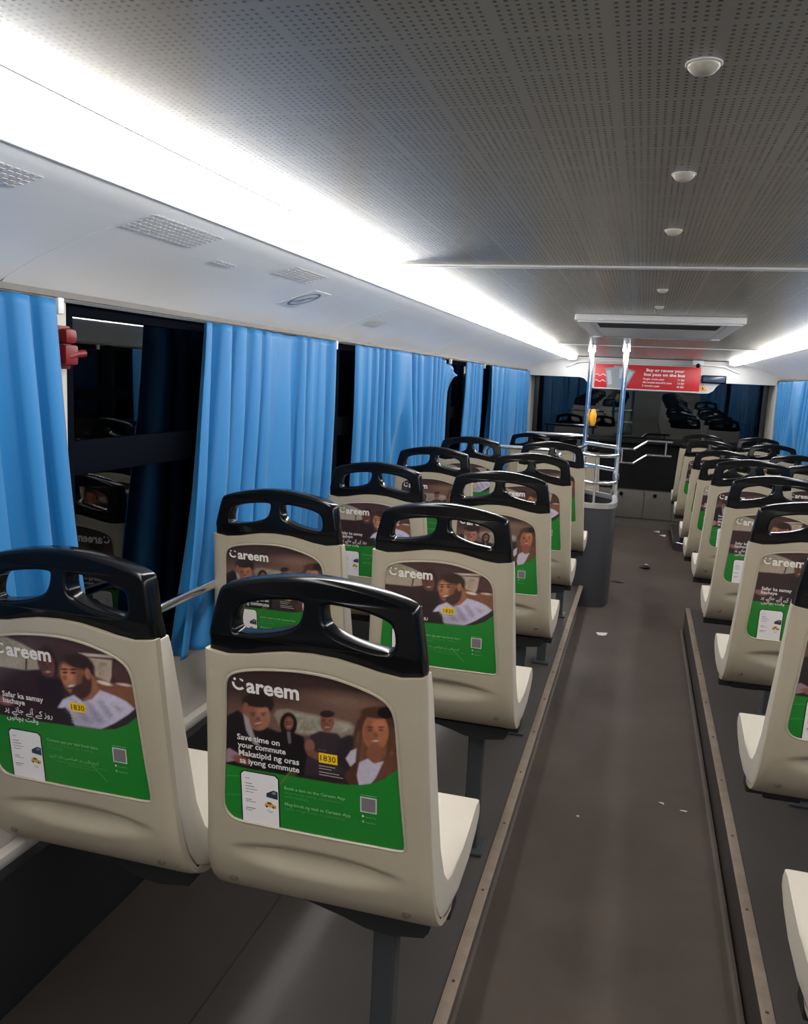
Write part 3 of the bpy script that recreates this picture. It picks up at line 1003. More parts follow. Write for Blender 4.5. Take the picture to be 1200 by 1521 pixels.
def make_poster_mesh(kind):
    NR, NC = 165, 165
    z1, z0 = OUTA[:, 1].max() - 0.0004, OUTA[:, 1].min() + 0.0004
    V2, F = [], []
    A, B = OUTA, np.roll(OUTA, -1, axis=0)
    for r in range(NR):
        k = r / (NR - 1)
        z = z0 + (z1 - z0) * k
        xs = []
        for a, b in zip(A, B):
            if (a[1] > z) != (b[1] > z):
                xs.append(a[0] + (b[0] - a[0]) * (z - a[1]) / (b[1] - a[1]))
        lo, hi = min(xs), max(xs)
        for c in range(NC):
            V2.append((lo + (hi - lo) * c / (NC - 1), z))
    for r in range(NR - 1):
        for c in range(NC - 1):
            a = r * NC + c
            F.append((a, a + 1, a + NC + 1, a + NC))
    P = np.array(V2)
    H = HA if kind == 'riders' else HB
    q = np.c_[P, np.ones(len(P))] @ H.T
    px = q[:, :2] / q[:, 2:]
    if kind == 'riders':
        col = paint_riders((px[:, 0] - 320) * 4, (px[:, 1] - 980) * 4)
    else:
        col = paint_man((px[:, 0] - 540) * 4.223, (px[:, 1] - 740) * 4.223 + 30)
    col = np.clip(col * GAIN, 0, 0.8)
    T = Flat()
    W_ = tuple(np.clip(lin3((226, 220, 214)) * 1.0, 0, 0.9))
    LG = tuple(lin3((120, 176, 118)))
    LG2 = tuple(lin3((74, 148, 80)))
    GY = tuple(lin3((232, 226, 224)))
    BK = tuple(lin3((22, 22, 24)))
    YL_ = tuple(lin3((238, 196, 30)))
    INK = tuple(lin3((110, 110, 112)))
    # wordmark with the smiling C
    T.poly(arc_band(-.1160, .7868, .0072, .0112, math.radians(172), math.radians(318)), W_, 2)
    T.poly(ellipse_pts(-.1226, .7932, .0023, .0023, 12), W_, 2)
    T.poly([(-.1148, .7953), (-.1140, .7925), (-.1098, .7902), (-.1078, .7916), (-.1092, .7940)], W_, 2)
    T.text('areem', -.1040, .7742, .0850, W_, 2, bold=0.028)
    # phone
    xl, xr, zt, zb = (-.1190, -.0575, .6385, .5478)
    T.poly([(xl - .002, zb), (xr + .002, zb), (xr + .002, zt - .004), (xr - .004, zt + .002), (xl + .004, zt + .002), (xl - .002, zt - .004)], BK, 1)
    T.poly([(xl, zb), (xr, zb), (xr, zt - .005), (xr - .005, zt), (xl + .005, zt), (xl, zt - .005)], GY, 2)
    for zz, ww, th in ((.6270, .008, .0008), (.6180, .012, .0012), (.6130, .016, .0012), (.6080, .020, .0010), (.6030, .014, .0010), (.5895, .010, .0012), (.5862, .017, .0010), (.5745, .016, .0014)):
        T.poly([(xl + .006, zz), (xl + .006 + ww, zz), (xl + .006 + ww, zz + th), (xl + .006, zz + th)], INK, 3)
    # dark car and yellow taxi drawn on the phone screen
    T.poly([(xr - .020, .600), (xr - .001, .598), (xr - .001, .612), (xr - .008, .6135), (xr - .014, .610), (xr - .020, .6065)], tuple(lin3((48, 56, 72))), 3)
    T.poly([(xr - .011, .607), (xr - .004, .6065), (xr - .004, .611), (xr - .009, .611)], tuple(lin3((120, 130, 146))), 4)
    T.poly([(xr - .024, .5835), (xr - .004, .5815), (xr - .004, .5870), (xr - .009, .5880), (xr - .012, .5915), (xr - .018, .5920), (xr - .022, .5885)], tuple(lin3((206, 160, 60))), 3)
    T.poly([(xr - .019, .5885), (xr - .012, .5880), (xr - .013, .5908), (xr - .018, .5912)], tuple(lin3((60, 52, 44))), 4)
    for ex in (-.020, -.009):
        T.poly(ellipse_pts(xr + ex, .5830, .0018, .0018, 8), BK, 4)
    T.text('Taxi', xr - .019, .5735, .0085, INK, 3, 0)
    T.text('Rides', xl + .006, .5700, .011, INK, 3, 0)
    # yellow fare tag
    tx, tz = (.0105, .6765) if kind == 'riders' else (.0075, .6915)
    T.poly([(tx, tz), (tx + .0295, tz), (tx + .0295, tz + .0165), (tx, tz + .0165)], YL_, 2)
    T.text('1830', tx + .0025, tz + .0035, .0245, tuple(lin3((70, 52, 20))), 3, bold=0.01)
    for zz, ww in ((-.006, .026), (-.0105, .020), (-.0165, .032), (-.021, .038)):
        T.poly([(tx, tz + zz), (tx + ww, tz + zz), (tx + ww, tz + zz + .0013), (tx, tz + zz + .0013)], tuple(lin3((176, 168, 164))), 2)
    T.text('Use code', tx, tz + .0205, .012, tuple(lin3((150, 140, 136))), 2, 0)
    if kind == 'riders':
        T.text('Save time on', -.1230, .6925, .0705, W_, 2, bold=0.02)
        T.text('your commute', -.1225, .6795, .0795, W_, 2, bold=0.02)
        T.text('Makatipid ng oras', -.1215, .6655, .1000, W_, 2, bold=0.02)
        T.text('sa iyong commute', -.1205, .6525, .0990, W_, 2, bold=0.02)
        T.text('Book a taxi on the Careem App', -.0470, .6195, .0985, LG, 2, bold=0.02)
        T.text('experience safety, convenience', -.0470, .6120, .0930, LG2, 2, bold=0.0)
        T.text('and reliability', -.0470, .6050, .0400, LG2, 2, bold=0.0)
        T.text('Mag-book ng taxi sa Careem App', -.0470, .5915, .1075, LG, 2, bold=0.02)
        T.text('ligtas, maginhawa at maaasahan', -.0470, .5840, .0980, LG2, 2, bold=0.0)
    else:
        T.text('Safar ka samay', -.1230, .6985, .0800, W_, 2, bold=0.02)
        T.text('bachaye', -.1230, .6870, .0430, W_, 2, bold=0.02)
        roz = '\uFEAD\uFEED\uFEAF'
        u1 = ' '.join(reversed([x[::-1] for x in (roz, '\uFB90\uFBAF', '\uFE81\uFEE7\uFBAF', '\uFE9F\uFE8E\uFEE7\uFBAF', '\uFB58\uFEAE')]))
        u2 = ' '.join(reversed([x[::-1] for x in ('\uFEED\uFED7\uFE96', '\uFE91\uFB7D\uFE8E\uFE8B\uFBFF\uFB9F')]))
        T.text(u1, -.1225, .6715, .0940, W_, 2, bold=0.012)
        T.text(u2, -.1195, .6575, .0620, W_, 2, bold=0.012)
        T.text('Careem app per taxi book karo', -.0450, .6285, .0980, LG, 2, bold=0.02)
        T.text('safar ka behtareen aur mehfooz', -.0450, .6210, .0900, LG2, 2, bold=0.0)
        T.text('tareeqa', -.0450, .6145, .0300, LG2, 2, bold=0.0)
        u3 = ' '.join(reversed([x[::-1] for x in ('\uFB90\uFEAE\uFBFE\uFEE2', '\uFE8D\uFBFE\uFB57', '\uFB58\uFEAE', '\uFEC3\uFBFF\uFB91\uFEB4\uFBFD', '\uFE91\uFB8F', '\uFB90\uFEAE\uFBFE\uFEE6')]))
        T.text(u3, -.0440, .6000, .0960, LG, 2, bold=0.01)
        T.poly([(-.030, .5930), (.066, .5930), (.066, .5940), (-.030, .5940)], LG2, 2)
        T.poly([(-.010, .5880), (.050, .5880), (.050, .5890), (-.010, .5890)], LG2, 2)
    # blank pale square and the two shop badges below it
    qx, qz = (.0755, .6050) if kind == 'riders' else (.0800, .6120)
    T.poly([(qx, qz), (qx + .026, qz), (qx + .026, qz + .0265), (qx, qz + .0265)], tuple(lin3((188, 194, 186))), 2)
    T.poly([(qx + .002, qz + .002), (qx + .024, qz + .002), (qx + .024, qz + .0245), (qx + .002, qz + .0245)], tuple(lin3((120, 112, 116))), 3)
    T.poly([(qx, qz + .0290), (qx + .026, qz + .0290), (qx + .026, qz + .0300), (qx, qz + .0300)], LG, 2)
    T.poly([(qx + .003, qz - .0090), (qx + .0065, qz - .0067), (qx + .003, qz - .0045)], W_, 2)
    T.text('Google Play', qx + .0085, qz - .0085, .0165, LG, 2, 0)
    T.text('App Store', qx + .0085, qz - .0180, .0165, LG, 2, 0.01)
    T.poly(ellipse_pts(qx + .0045, qz - .0162, .0020, .0024, 8), LG, 2)
    if kind == 'man':
        T.poly([(.030, .6050), (.0325, .6055), (.066, .5720), (.064, .5712)], LG2, 1)
    out = []
    for nm, vv_, ff, cc in (('advert_poster', [(x, rear_y(z) + 0.0022, z) for x, z in V2], F, col),
                            ('poster_lettering', [(x, rear_y(z) + 0.0022 - 0.00018 * h, z) for (x, z), h in zip(T.v, T.h)], T.f, np.array(T.c))):
        me = pydata(nm, vv_, ff)
        at = me.color_attributes.new('Col', 'FLOAT_COLOR', 'POINT')
        buf = np.ones((len(vv_), 4), np.float32)
        buf[:, :3] = cc if nm == 'advert_poster' else cc * 0.95
        at.data.foreach_set('color', buf.ravel())
        out.append(me)
    return out


ME = {'shell': make_shell_mesh(), 'lip': make_lip_mesh(), 'pan': make_pan_mesh(), 'grip': make_handle_mesh()}
ME['riders'], ME['riders_text'] = make_poster_mesh('riders')
ME['man'], ME['man_text'] = make_poster_mesh('man')


def keep(key, bm):
    bmesh.ops.recalc_face_normals(bm, faces=bm.faces)
    ME[key] = bpy.data.meshes.new(key)
    bm.to_mesh(ME[key])
    bm.free()


keep('frame', prism_y(bmesh.new(), [(-.11, .377), (-.02, .374), (.165, .374), (.168, .356), (.160, .345), (.10, .336), (.06, .340), (.02, .352), (-.04, .366)], 0.135, 0.40))
keep('beam', box(bmesh.new(), -.19, .19, .20, .25, .340, .375, bev=0.004))
keep('leg', box(bmesh.new(), .062, .102, .175, .215, 0.006, .352, bev=0.004))
keep('foot', box(bmesh.new(), .045, .120, .150, .245, 0.0, .008, bev=0.002))
bm = bmesh.new()
bmesh.ops.create_uvsphere(bm, u_segments=12, v_segments=6, radius=0.0075, matrix=Matrix.Diagonal((1, 0.5, 1, 1)))
keep('bolt', bm)
keep('clip', box(bmesh.new(), -.16, -.08, .155, .24, .352, .380, bev=0.006))
for k, mm, sm in (('shell', 'shell', 1), ('lip', 'shell', 1), ('pan', 'pan', 1), ('grip', 'black_plastic', 1), ('riders', 'print', 0), ('man', 'print', 0), ('riders_text', 'print', 0), ('man_text', 'print', 0),
                  ('frame', 'black_matt', 0), ('beam', 'black_matt', 0), ('leg', 'leg', 0), ('foot', 'leg', 0), ('bolt', 'bolt', 1), ('clip', 'black_matt', 0)):
    ME[k].materials.clear()
    ME[k].materials.append(M[mm])
    if sm:
        ME[k].shade_smooth()
        ME[k].set_sharp_from_angle(angle=math.radians(40))


def seat(x, y, z, kind, label, group, leg_floor=None, wall=None):
    t = empty('bus_chair', (x, y, z))
    tag(t, label, 'chair', group)

    def part(name, key, loc=(0, 0, 0), par=None):
        o = bpy.data.objects.new(name, ME[key])
        link(o, par or t)
        o.location = loc
        return o
    sh = part('back_shell', 'shell')
    part('seat_pan', 'pan')
    part('hand_grip', 'grip')
    if kind:
        part('poster_lip', 'lip', par=sh)
        po = part('advert_poster', kind)
        tag(part('poster_lettering', kind + '_text', par=po), kind='stuff')
    part('bolt', 'bolt', (-.148, .0665, .430), sh)
    part('bolt', 'bolt', (.146, .0665, .430), sh)
    part('under_frame', 'frame')
    part('cross_beam', 'beam')
    part('frame_clip', 'clip')
    if leg_floor is not None:
        o = part('leg', 'leg', (0, 0, leg_floor - z))
        o.scale = (1, 1, (z + .352 - leg_floor) / .352)
        part('foot_plate', 'foot', (0, 0, leg_floor - z))
    if wall is not None:       # cantilever tube to the side wall
        L = abs(wall - x)
        sgn = 1 if wall > x else -1
        boxobj('wall_arm', (min(0, sgn * L), max(0, sgn * L), .205, .245, .335, .365), 'black_matt', t)
    return t


NEAR = ['first', 'second', 'third', 'fourth', 'fifth']
LY = [1.101 + 0.825 * i for i in range(5)]
kA = ['riders', 'man', 'riders', 'man', 'riders']
what = {'riders': 'poster of four riders', 'man': 'poster of laughing man'}
for i, y in enumerate(LY):
    k1 = kA[i]
    k2 = 'man' if k1 == 'riders' else 'riders'
    o1 = 'nearest' if i == 0 else NEAR[i] + ' nearest' if i < 4 else 'furthest'
    seat(-0.431, y, PLAT, k1, 'cream bus chair left of aisle, %s row, %s' % (o1, what[k1]), 'seats left of the aisle', leg_floor=PLAT + 0.001)
    seat(-0.859, y, PLAT, k2, 'cream bus chair by left curtains, %s row, %s' % (o1, what[k2]), 'seats along the left windows', wall=XL + 0.002)
RY = [(1.048, PLAT, PLAT + .001), (1.793, PLAT, PLAT + .001), (2.538, PLAT, PLAT + .001), (3.283, PLAT, PLAT + .001), (4.028, PLAT, PLAT + .001), (4.86, .07, PLAT + .001), (5.50, .07, .001), (6.55, .07, .001), (7.35, .075, .071)]
kR = ['man', 'riders', 'man', 'man', 'riders', 'man', 'man', 'riders', 'riders']
RN = ['nearest', 'second nearest', 'third nearest', 'fourth nearest', 'fifth nearest', 'sixth nearest', 'seventh nearest', 'eighth nearest', 'frontmost']
for i, (y, z, fz) in enumerate(RY):
    if i == 0:
        lab = 'cream bus chair at the lower right corner, only its white cushion showing'
    else:
        lab = 'cream bus chair right of aisle, %s row, %s' % (RN[i], what[kR[i]])
    seat(0.494, y, z, kR[i], lab, 'seats right of the aisle', leg_floor=fz)
    if i >= 4:
        seat(0.922, y, z, 'man' if kR[i] == 'riders' else 'riders', 'cream bus chair by right curtains, %s row, mostly its black grip showing' % RN[i], 'seats along the right windows', wall=XR - 0.002)
for x, lab in ((-0.475, 'plain cream chair ahead of the chrome stair rails, nearer the aisle'), (-0.868, 'plain cream chair ahead of the stairwell, beside the last left curtain')):
    seat(x, 7.0, 0.02, None, lab, 'front seats beyond the stairwell', leg_floor=0.001)

# ================================================================== CURTAINS
def curtain(label, xw, y0, y1, ztop, zbot, folds, amp=0.016, side=-1, fl0=0.0, fl1=0.0, seed=1, flap=False):
    rs = np.random.RandomState(seed)
    NU, NV = folds * 14, 46
    ph = rs.rand() * 6.28
    wob = rs.rand(6) * 6.28
    V = []
    for j in range(NV + 1):
        v = j / NV
        for i in range(NU + 1):
            u = i / NU
            du = (0.11 * math.sin(2.3 * math.pi * u + wob[0] + 0.5 * v) + 0.05 * math.sin(6.1 * math.pi * u + wob[5])) * min(u, 1 - u) * 2
            th = 2 * math.pi * folds * (u + du) + ph
            a = 1.6 * amp * (0.62 + 0.5 * v) * max(0.15, 0.75 + 0.40 * math.sin(5 * u + wob[1]) + 0.30 * math.sin(13 * u + wob[2]))
            s = math.sin(th + 0.35 * math.sin(3 * v + wob[3]))
            x = a * (math.copysign(abs(s) ** 0.75, s)) + 0.006 * math.sin(7 * v + 9 * u + wob[4]) * v
            y = y0 + (y1 - y0) * u + (1 - u) * fl0 * v ** 1.3 + u * fl1 * v ** 1.3 - 0.56 * abs(y1 - y0) / folds / 6.2832 * math.sin(2 * th) * min(1.0, 0.55 + v)
            z = ztop + (zbot - ztop) * v + (0.006 * math.sin(th) if j == NV else 0) - 0.004 * (1 - v) * abs(math.sin(th * 0.5))
            if flap and u > 0.80 and v < 0.22:
                k = (u - 0.80) / 0.2 * (1 - v / 0.22)
                z -= 0.09 * k * k
                y += 0.12 * k * k
                x -= side * 0.03 * k
            V.append((xw + x, y, z))
    F = []
    n = NU + 1
    for j in range(NV):
        for i in range(NU):
            a = j * n + i
            F.append((a, a + 1, a + n + 1, a + n))
    me = pydata('curtain', V, F)
    o = obj('curtain', me, 'curtain', None)
    me.shade_smooth()
    md = o.modifiers.new('cloth_thickness', 'SOLIDIFY')
    md.thickness = 0.0016
    return tag(o, label, 'curtain', 'blue window curtains')


ZT, ZB = EYE + 0.118, EYE - 0.735
CXL = XL + 0.040
curtain('blue pleated curtain at the left edge of the picture, beside the red hammer', CXL, 0.62, 1.405, ZT, ZB, 8, 0.016, fl1=0.12, seed=3)
curtain('wide blue pleated curtain behind the nearest left chairs', CXL, 1.965, 2.92, ZT, ZB, 8, 0.018, fl0=-0.13, fl1=-0.03, seed=5)
curtain('broad blue curtain with a drooping top corner, second past the red hammer', CXL, 3.17, 4.82, ZT, ZB, 13, 0.020, fl0=0.02, fl1=-0.02, seed=8, flap=True)
curtain('narrow bunched blue curtain between two wider ones on the left', CXL, 5.27, 5.84, ZT, ZB, 5, 0.020, fl0=-0.10, fl1=-0.05, seed=9)
curtain('furthest blue curtain on the left, beside the windscreen', CXL, 6.15, 8.33, ZT, ZB, 9, 0.022, fl0=-0.02, seed=12)
CXR = XR - 0.040
curtain('blue curtain hanging along the right side windows', CXR, 5.3, 8.30, ZT, ZB, 16, 0.020, side=1, fl0=0.05, seed=14)
curtain('blue curtain on the right side windows near the camera', CXR, 2.0, 4.6, ZT, ZB, 14, 0.02, side=1, seed=15)
curtain('blue curtain on the right side windows behind the camera', CXR, -1.2, 1.2, ZT, ZB, 12, 0.02, side=1, seed=16)
for side, xw, nm in ((-1, XL + 0.012, 'left'), (1, XR - 0.012, 'right')):
    t = empty('curtain_rail', (xw, 3.4, ZT))
    tag(t, 'slim dark curtain rail under the %s ceiling cove' % nm, 'rail', 'curtain rails')
    o = boxobj('track', (-0.006, 0.006, -5.0, 5.0, 0.006, 0.018), 'grey_panel', t)
    for yy in ((1.455, 3.02, 4.98, 6.1, 8.4) if side < 0 else (1.5, 4.95, 8.4)):
        boxobj('rail_bracket', (-0.008, 0.008, yy - 3.4 - 0.009, yy - 3.4 + 0.009, -0.026, 0.006), 'trim', t, bev=0.003)

# ================================================================== RED HAMMER
t = empty('emergency_hammer', (XL + 0.01, 1.475, EYE + 0.02))
t.scale = (0.85, 0.85, 0.85)
tag(t, 'red emergency hammer in its holder on the window pillar', 'hammer')
boxobj('holder', (0.0, 0.024, -0.026, 0.020, -0.030, 0.016), 'red', t, bev=0.006)
boxobj('holder_cap', (0.0, 0.028, -0.028, 0.014, 0.018, 0.054), 'red', t, bev=0.012)
tubeobj('hammer_handle', [(0.016, -0.01, -0.012), (0.018, 0.02, -0.004), (0.020, 0.046, -0.002)], [0.009, 0.009, 0.009], 'red', t)
boxobj('mounting_plate', (-0.008, 0.002, -0.026, 0.020, -0.040, 0.060), 'red', t, bev=0.003)

# ================================================================== RAILS
t = empty('wall_handrail', (XL + 0.088, 1.9, EYE - 0.556))
tag(t, 'chrome handrail running along the left wall under the window', 'handrail')
tubeobj('tube', [(0, -1.0, 0), (0, 0.62, 0)], 0.012, 'chrome', t)
for yy in (-0.85, 0.45):
    tubeobj('standoff', [(-0.086, yy, -0.0), (0, yy, 0)], 0.009, 'chrome', t)

# stairwell guard: D-shaped grey box with silver cap, two poles, rails
RP, LP = Vector((-0.135, 5.86, 0)), Vector((-0.372, 6.12, 0))
plan = [(-0.135, 5.86), (-0.122, 5.62), (-0.126, 5.47), (-0.150, 5.395), (-0.205, 5.362), (-0.285, 5.36), (-0.355, 5.40), (-0.395, 5.52), (-0.405, 5.75), (-0.372, 6.12)]
curve = catmull([(a, b, 0) for a, b in plan], 6)
g = empty('stair_guard', (-0.26, 5.7, 0))
tag(g, 'grey curved stairwell guard with silver cap, chrome rails and two tall chrome poles', 'guard')


def gl(o):
    o.location = (-g.location.x, -g.location.y, 0)
    return o


def ribbon(pts, z0, z1, th):
    bm = bmesh.new()
    n = len(pts)
    A, B, C, D = [], [], [], []
    for i, p in enumerate(pts):
        q = pts[min(i + 1, n - 1)] - pts[max(i - 1, 0)]
        nrm = Vector((-q.y, q.x, 0)).normalized() * th / 2
        A.append(bm.verts.new((p.x + nrm.x, p.y + nrm.y, z0)))
        B.append(bm.verts.new((p.x - nrm.x, p.y - nrm.y, z0)))
        C.append(bm.verts.new((p.x - nrm.x, p.y - nrm.y, z1)))
        D.append(bm.verts.new((p.x + nrm.x, p.y + nrm.y, z1)))
    for i in range(n - 1):
        for L1, L2 in ((A, B), (B, C), (C, D), (D, A)):
            bm.faces.new((L1[i], L1[i + 1], L2[i + 1], L2[i]))
    bm.faces.new((A[0], B[0], C[0], D[0]))
    bm.faces.new((A[-1], D[-1], C[-1], B[-1]))
    return bm


gl(obj('guard_panel', ribbon(curve, 0.0, 0.635, 0.02), 'stair_panel', g, smooth=True))
gl(obj('guard_panel', ribbon([LP, (LP + RP) / 2, RP], 0.0, 0.635, 0.02), 'stair_panel', g))
gl(obj('silver_cap', ribbon(curve, 0.632, 0.662, 0.034), 'cap', g, smooth=True))
gl(obj('silver_cap', ribbon([LP, (LP + RP) / 2, RP], 0.632, 0.662, 0.034), 'cap', g))


def at_z(pts, z):
    return [Vector((p.x, p.y, z)) for p in pts]


for z in (0.962, 0.792):
    gl(tubeobj('bowed_rail', at_z(curve, z), 0.0125, 'chrome', g))
for z in (0.985, 0.832):
    gl(tubeobj('cross_rail', [LP + Vector((0, 0, z)), RP + Vector((0, 0, z))], 0.014, 'chrome', g))
gl(tubeobj('rail_upright', [(-0.245, 5.36, 0.66), (-0.245, 5.36, 0.962)], 0.008, 'chrome', g))
gl(tubeobj('rail_upright', [(-0.395, 5.55, 0.66), (-0.395, 5.55, 0.962)], 0.008, 'chrome', g))
for z in (0.962, 0.792, 0.665):
    for p in (RP, LP):
        gl(tubeobj('clamp', [p + Vector((0, 0, z - 0.022)), p + Vector((0, 0, z + 0.022))], 0.021, 'chrome', g))
for p in (RP, LP):
    po = gl(tubeobj('grab_pole', [p + Vector((0, 0, 0.66)), p + Vector((0, 0, CEIL - 0.002))], 0.0165, 'chrome', g, sides=16))
    tubeobj('ceiling_socket', [p + Vector((0, 0, CEIL - 0.05)), p + Vector((0, 0, CEIL - 0.001))], 0.025, 'chrome', po, sides=16)
    tubeobj('foot_socket', [p + Vector((0, 0, 0.66)), p + Vector((0, 0, 0.695))], 0.026, 'chrome', po, sides=16)
t = empty('stop_button', (LP.x + 0.042, LP.y - 0.004, EYE - 0.215))
tag(t, 'round yellow stop button box on the left chrome pole', 'button')
bm = bmesh.new()
bmesh.ops.create_uvsphere(bm, u_segments=16, v_segments=10, radius=1, matrix=Matrix.Diagonal((0.025, 0.034, 0.060, 1)))
obj('casing', bm, 'yellow', t, smooth=True)
bm = bmesh.new()
bmesh.ops.create_cone(bm, cap_ends=True, segments=14, radius1=0.012, radius2=0.011, depth=0.012, matrix=Matrix.Translation((0.024, 0, -0.005)) @ Matrix.Rotation(math.pi / 2, 4, 'Y'))
obj('push_button', bm, 'black_plastic', t, smooth=True)

# guard bar behind the stairwell, from the wall
t = empty('stair_rail', (-0.8, 5.68, 0.0))
tag(t, 'chrome hoop rail across the stairwell behind the last left chairs', 'rail')
tubeobj('tube', catmull([(-0.205, 0, 0.004), (-0.205, 0, 0.80), (-0.205, 0, 0.90), (-0.185, 0, 0.94), (-0.14, 0, 0.952), (0.0, 0, 0.952), (0.22, 0, 0.952), (0.28, 0, 0.94), (0.30, 0, 0.90), (0.30, 0, 0.80), (0.30, 0, 0.004)], 5), 0.014, 'chrome', t)
for xx in (-0.205, 0.30):
    tubeobj('foot_socket', [(xx, 0, 0.001), (xx, 0, 0.03)], 0.024, 'chrome', t)
# front bars before the windscreen
t = empty('front_rail', (-0.8, 8.15, 0.917))
tag(t, 'long chrome bar in front of the windscreen on the left', 'rail')
tubeobj('tube', [(-0.25, 0, 0), (0.33, 0, 0.0)], 0.017, 'chrome', t)
for xx in (-0.22, 0.29):
    tubeobj('rail_upright', [(xx, 0, -0.917), (xx, 0, 0)], 0.013, 'chrome', t)
t = empty('windscreen_rail', (0.06, 8.42, 0.806))
tag(t, 'stepped double chrome rail before the black dash at the aisle end', 'rail')
for dz in (0.0, -0.135):
    tubeobj('bar', catmull([(-0.245, 0, dz), (-0.115, 0, dz), (-0.10, 0, dz + 0.003), (0.01, 0, dz + 0.082), (0.025, 0, dz + 0.087), (0.24, 0, dz + 0.087)], 4), 0.0115, 'chrome', t)
for xx, dz in ((-0.215, 0.0), (0.185, 0.087)):
    tubeobj('upright', [(xx, 0, dz - 0.135), (xx, 0, dz)], 0.0095, 'chrome', t)
for xx, dz in ((-0.215, -0.06), (0.185, 0.03)):
    tubeobj('standoff', [(xx, 0, dz), (xx, 0.30, dz)], 0.009, 'chrome', t)

# ================================================================== SIGN AND FRONT FITTINGS
t = empty('bus_pass_sign', (0.01, 8.49, EYE + 0.107))
tag(t, 'red sign about bus passes over the windscreen', 'sign')
boxobj('board', (-0.482, 0.482, -0.016, 0.0, -0.113, 0.113), 'sign_red', t, bev=0.002)
boxobj('lower_rim', (-0.486, 0.486, -0.019, 0.001, -0.122, -0.112), 'trim', t)


def flat_obj(name, F_, m, parent, y):
    me = pydata(name, [(a, y - 0.0004 * h, b) for (a, b), h in zip(F_.v, F_.h)], F_.f)
    return obj(name, me, m, parent)


T = Flat()
T.text('Buy or renew your', -0.008, 0.058, 0.345, 0, 1, bold=0.03, height=0.026)
T.text('bus pass on the bus', -0.025, 0.018, 0.370, 0, 1, bold=0.03, height=0.026)
T.text('Single route pass', -0.030, -0.020, 0.190, 0, 1, bold=0.02, height=0.016)
T.text('All routes monthly pass', -0.034, -0.052, 0.265, 0, 1, bold=0.02, height=0.016)
T.text('3 months pass', -0.036, -0.084, 0.158, 0, 1, bold=0.02, height=0.016)
T.text('11 BD', 0.285, -0.020, 0.060, 0, 1, bold=0.02, height=0.016)
T.text('15 BD', 0.285, -0.052, 0.060, 0, 1, bold=0.02, height=0.016)
T.text('40 BD', 0.278, -0.084, 0.066, 0, 1, bold=0.02, height=0.016)
tag(flat_obj('lettering', T, 'sign_white', t, -0.017), kind='stuff')
for i, (pts, fc) in enumerate((([(-0.39, 0.075), (-0.30, 0.085), (-0.275, -0.11), (-0.36, -0.11)], [(-0.375, 0.05), (-0.335, 0.055), (-0.315, -0.075), (-0.350, -0.085)]),
                               ([(-0.31, 0.10), (-0.20, 0.10), (-0.215, -0.11), (-0.30, -0.11)], [(-0.255, 0.075), (-0.215, 0.075), (-0.222, -0.02), (-0.252, -0.02)]),
                               ([(-0.20, 0.085), (-0.105, 0.055), (-0.19, -0.11), (-0.25, -0.11)], [(-0.165, 0.058), (-0.125, 0.045), (-0.185, -0.07), (-0.205, -0.06)]))):
    T = Flat()
    T.poly(pts, 0, 1 + i)
    cdo = flat_obj('pass_card', T, 'sign_grey', t, -0.017)
    T = Flat()
    T.poly(fc, 0, 5)
    flat_obj('card_face', T, 'sign_lgrey', cdo, -0.017)
for b in (0.012, -0.045):
    T = Flat()
    pts = [(-0.478 + 0.10 * i / 12, b + 0.008 * math.sin(i * 0.9)) for i in range(13)]
    T.poly(pts + [(x, z - 0.006) for x, z in reversed(pts)], 0, 1)
    flat_obj('wavy_line', T, 'sign_white', t, -0.017)

t = empty('destination_display', (0.615, 8.49, EYE + 0.112))
tag(t, 'small dark blue rounded display right of the red sign', 'display')
boxobj('casing', (-0.108, 0.108, -0.022, 0.01, -0.034, 0.040), 'rubber', t, bev=0.012, seg=3)
boxobj('screen', (-0.098, 0.098, -0.026, -0.020, -0.024, 0.030), 'screen', t, bev=0.002)
t = empty('warning_sticker', (0.525, 8.499, EYE + 0.035))
tag(t, 'small orange warning triangle under the dark display', 'sticker')
T = Flat()
T.poly([(-0.038, -0.028), (0.038, -0.028), (0, 0.034)], 0, 1)
flat_obj('triangle', T, 'orange_print', t, -0.001)
T = Flat()
T.poly([(-0.026, -0.021), (0.026, -0.021), (0, 0.022)], 0, 3)
flat_obj('triangle_field', T, 'yellow', t, -0.001)
T = Flat()
T.poly([(-0.008, -0.016), (0.010, -0.016), (0.004, 0.002), (0.0, 0.008), (-0.006, 0.0)], 0, 5)
flat_obj('pictogram', T, 'leaf', t, -0.001)
t = empty('security_camera', (0.455, 8.36, EYE + 0.245))
tag(t, 'small white security camera with a dark lens above the sign', 'camera')
boxobj('housing', (-0.05, 0.05, -0.03, 0.10, -0.012, 0.034), 'trim', t, bev=0.008)
bm = bmesh.new()
bmesh.ops.create_uvsphere(bm, u_segments=14, v_segments=8, radius=0.022, matrix=Matrix.Translation((0, -0.02, -0.012)))
obj('lens_dome', bm, 'black_plastic', t, smooth=True)

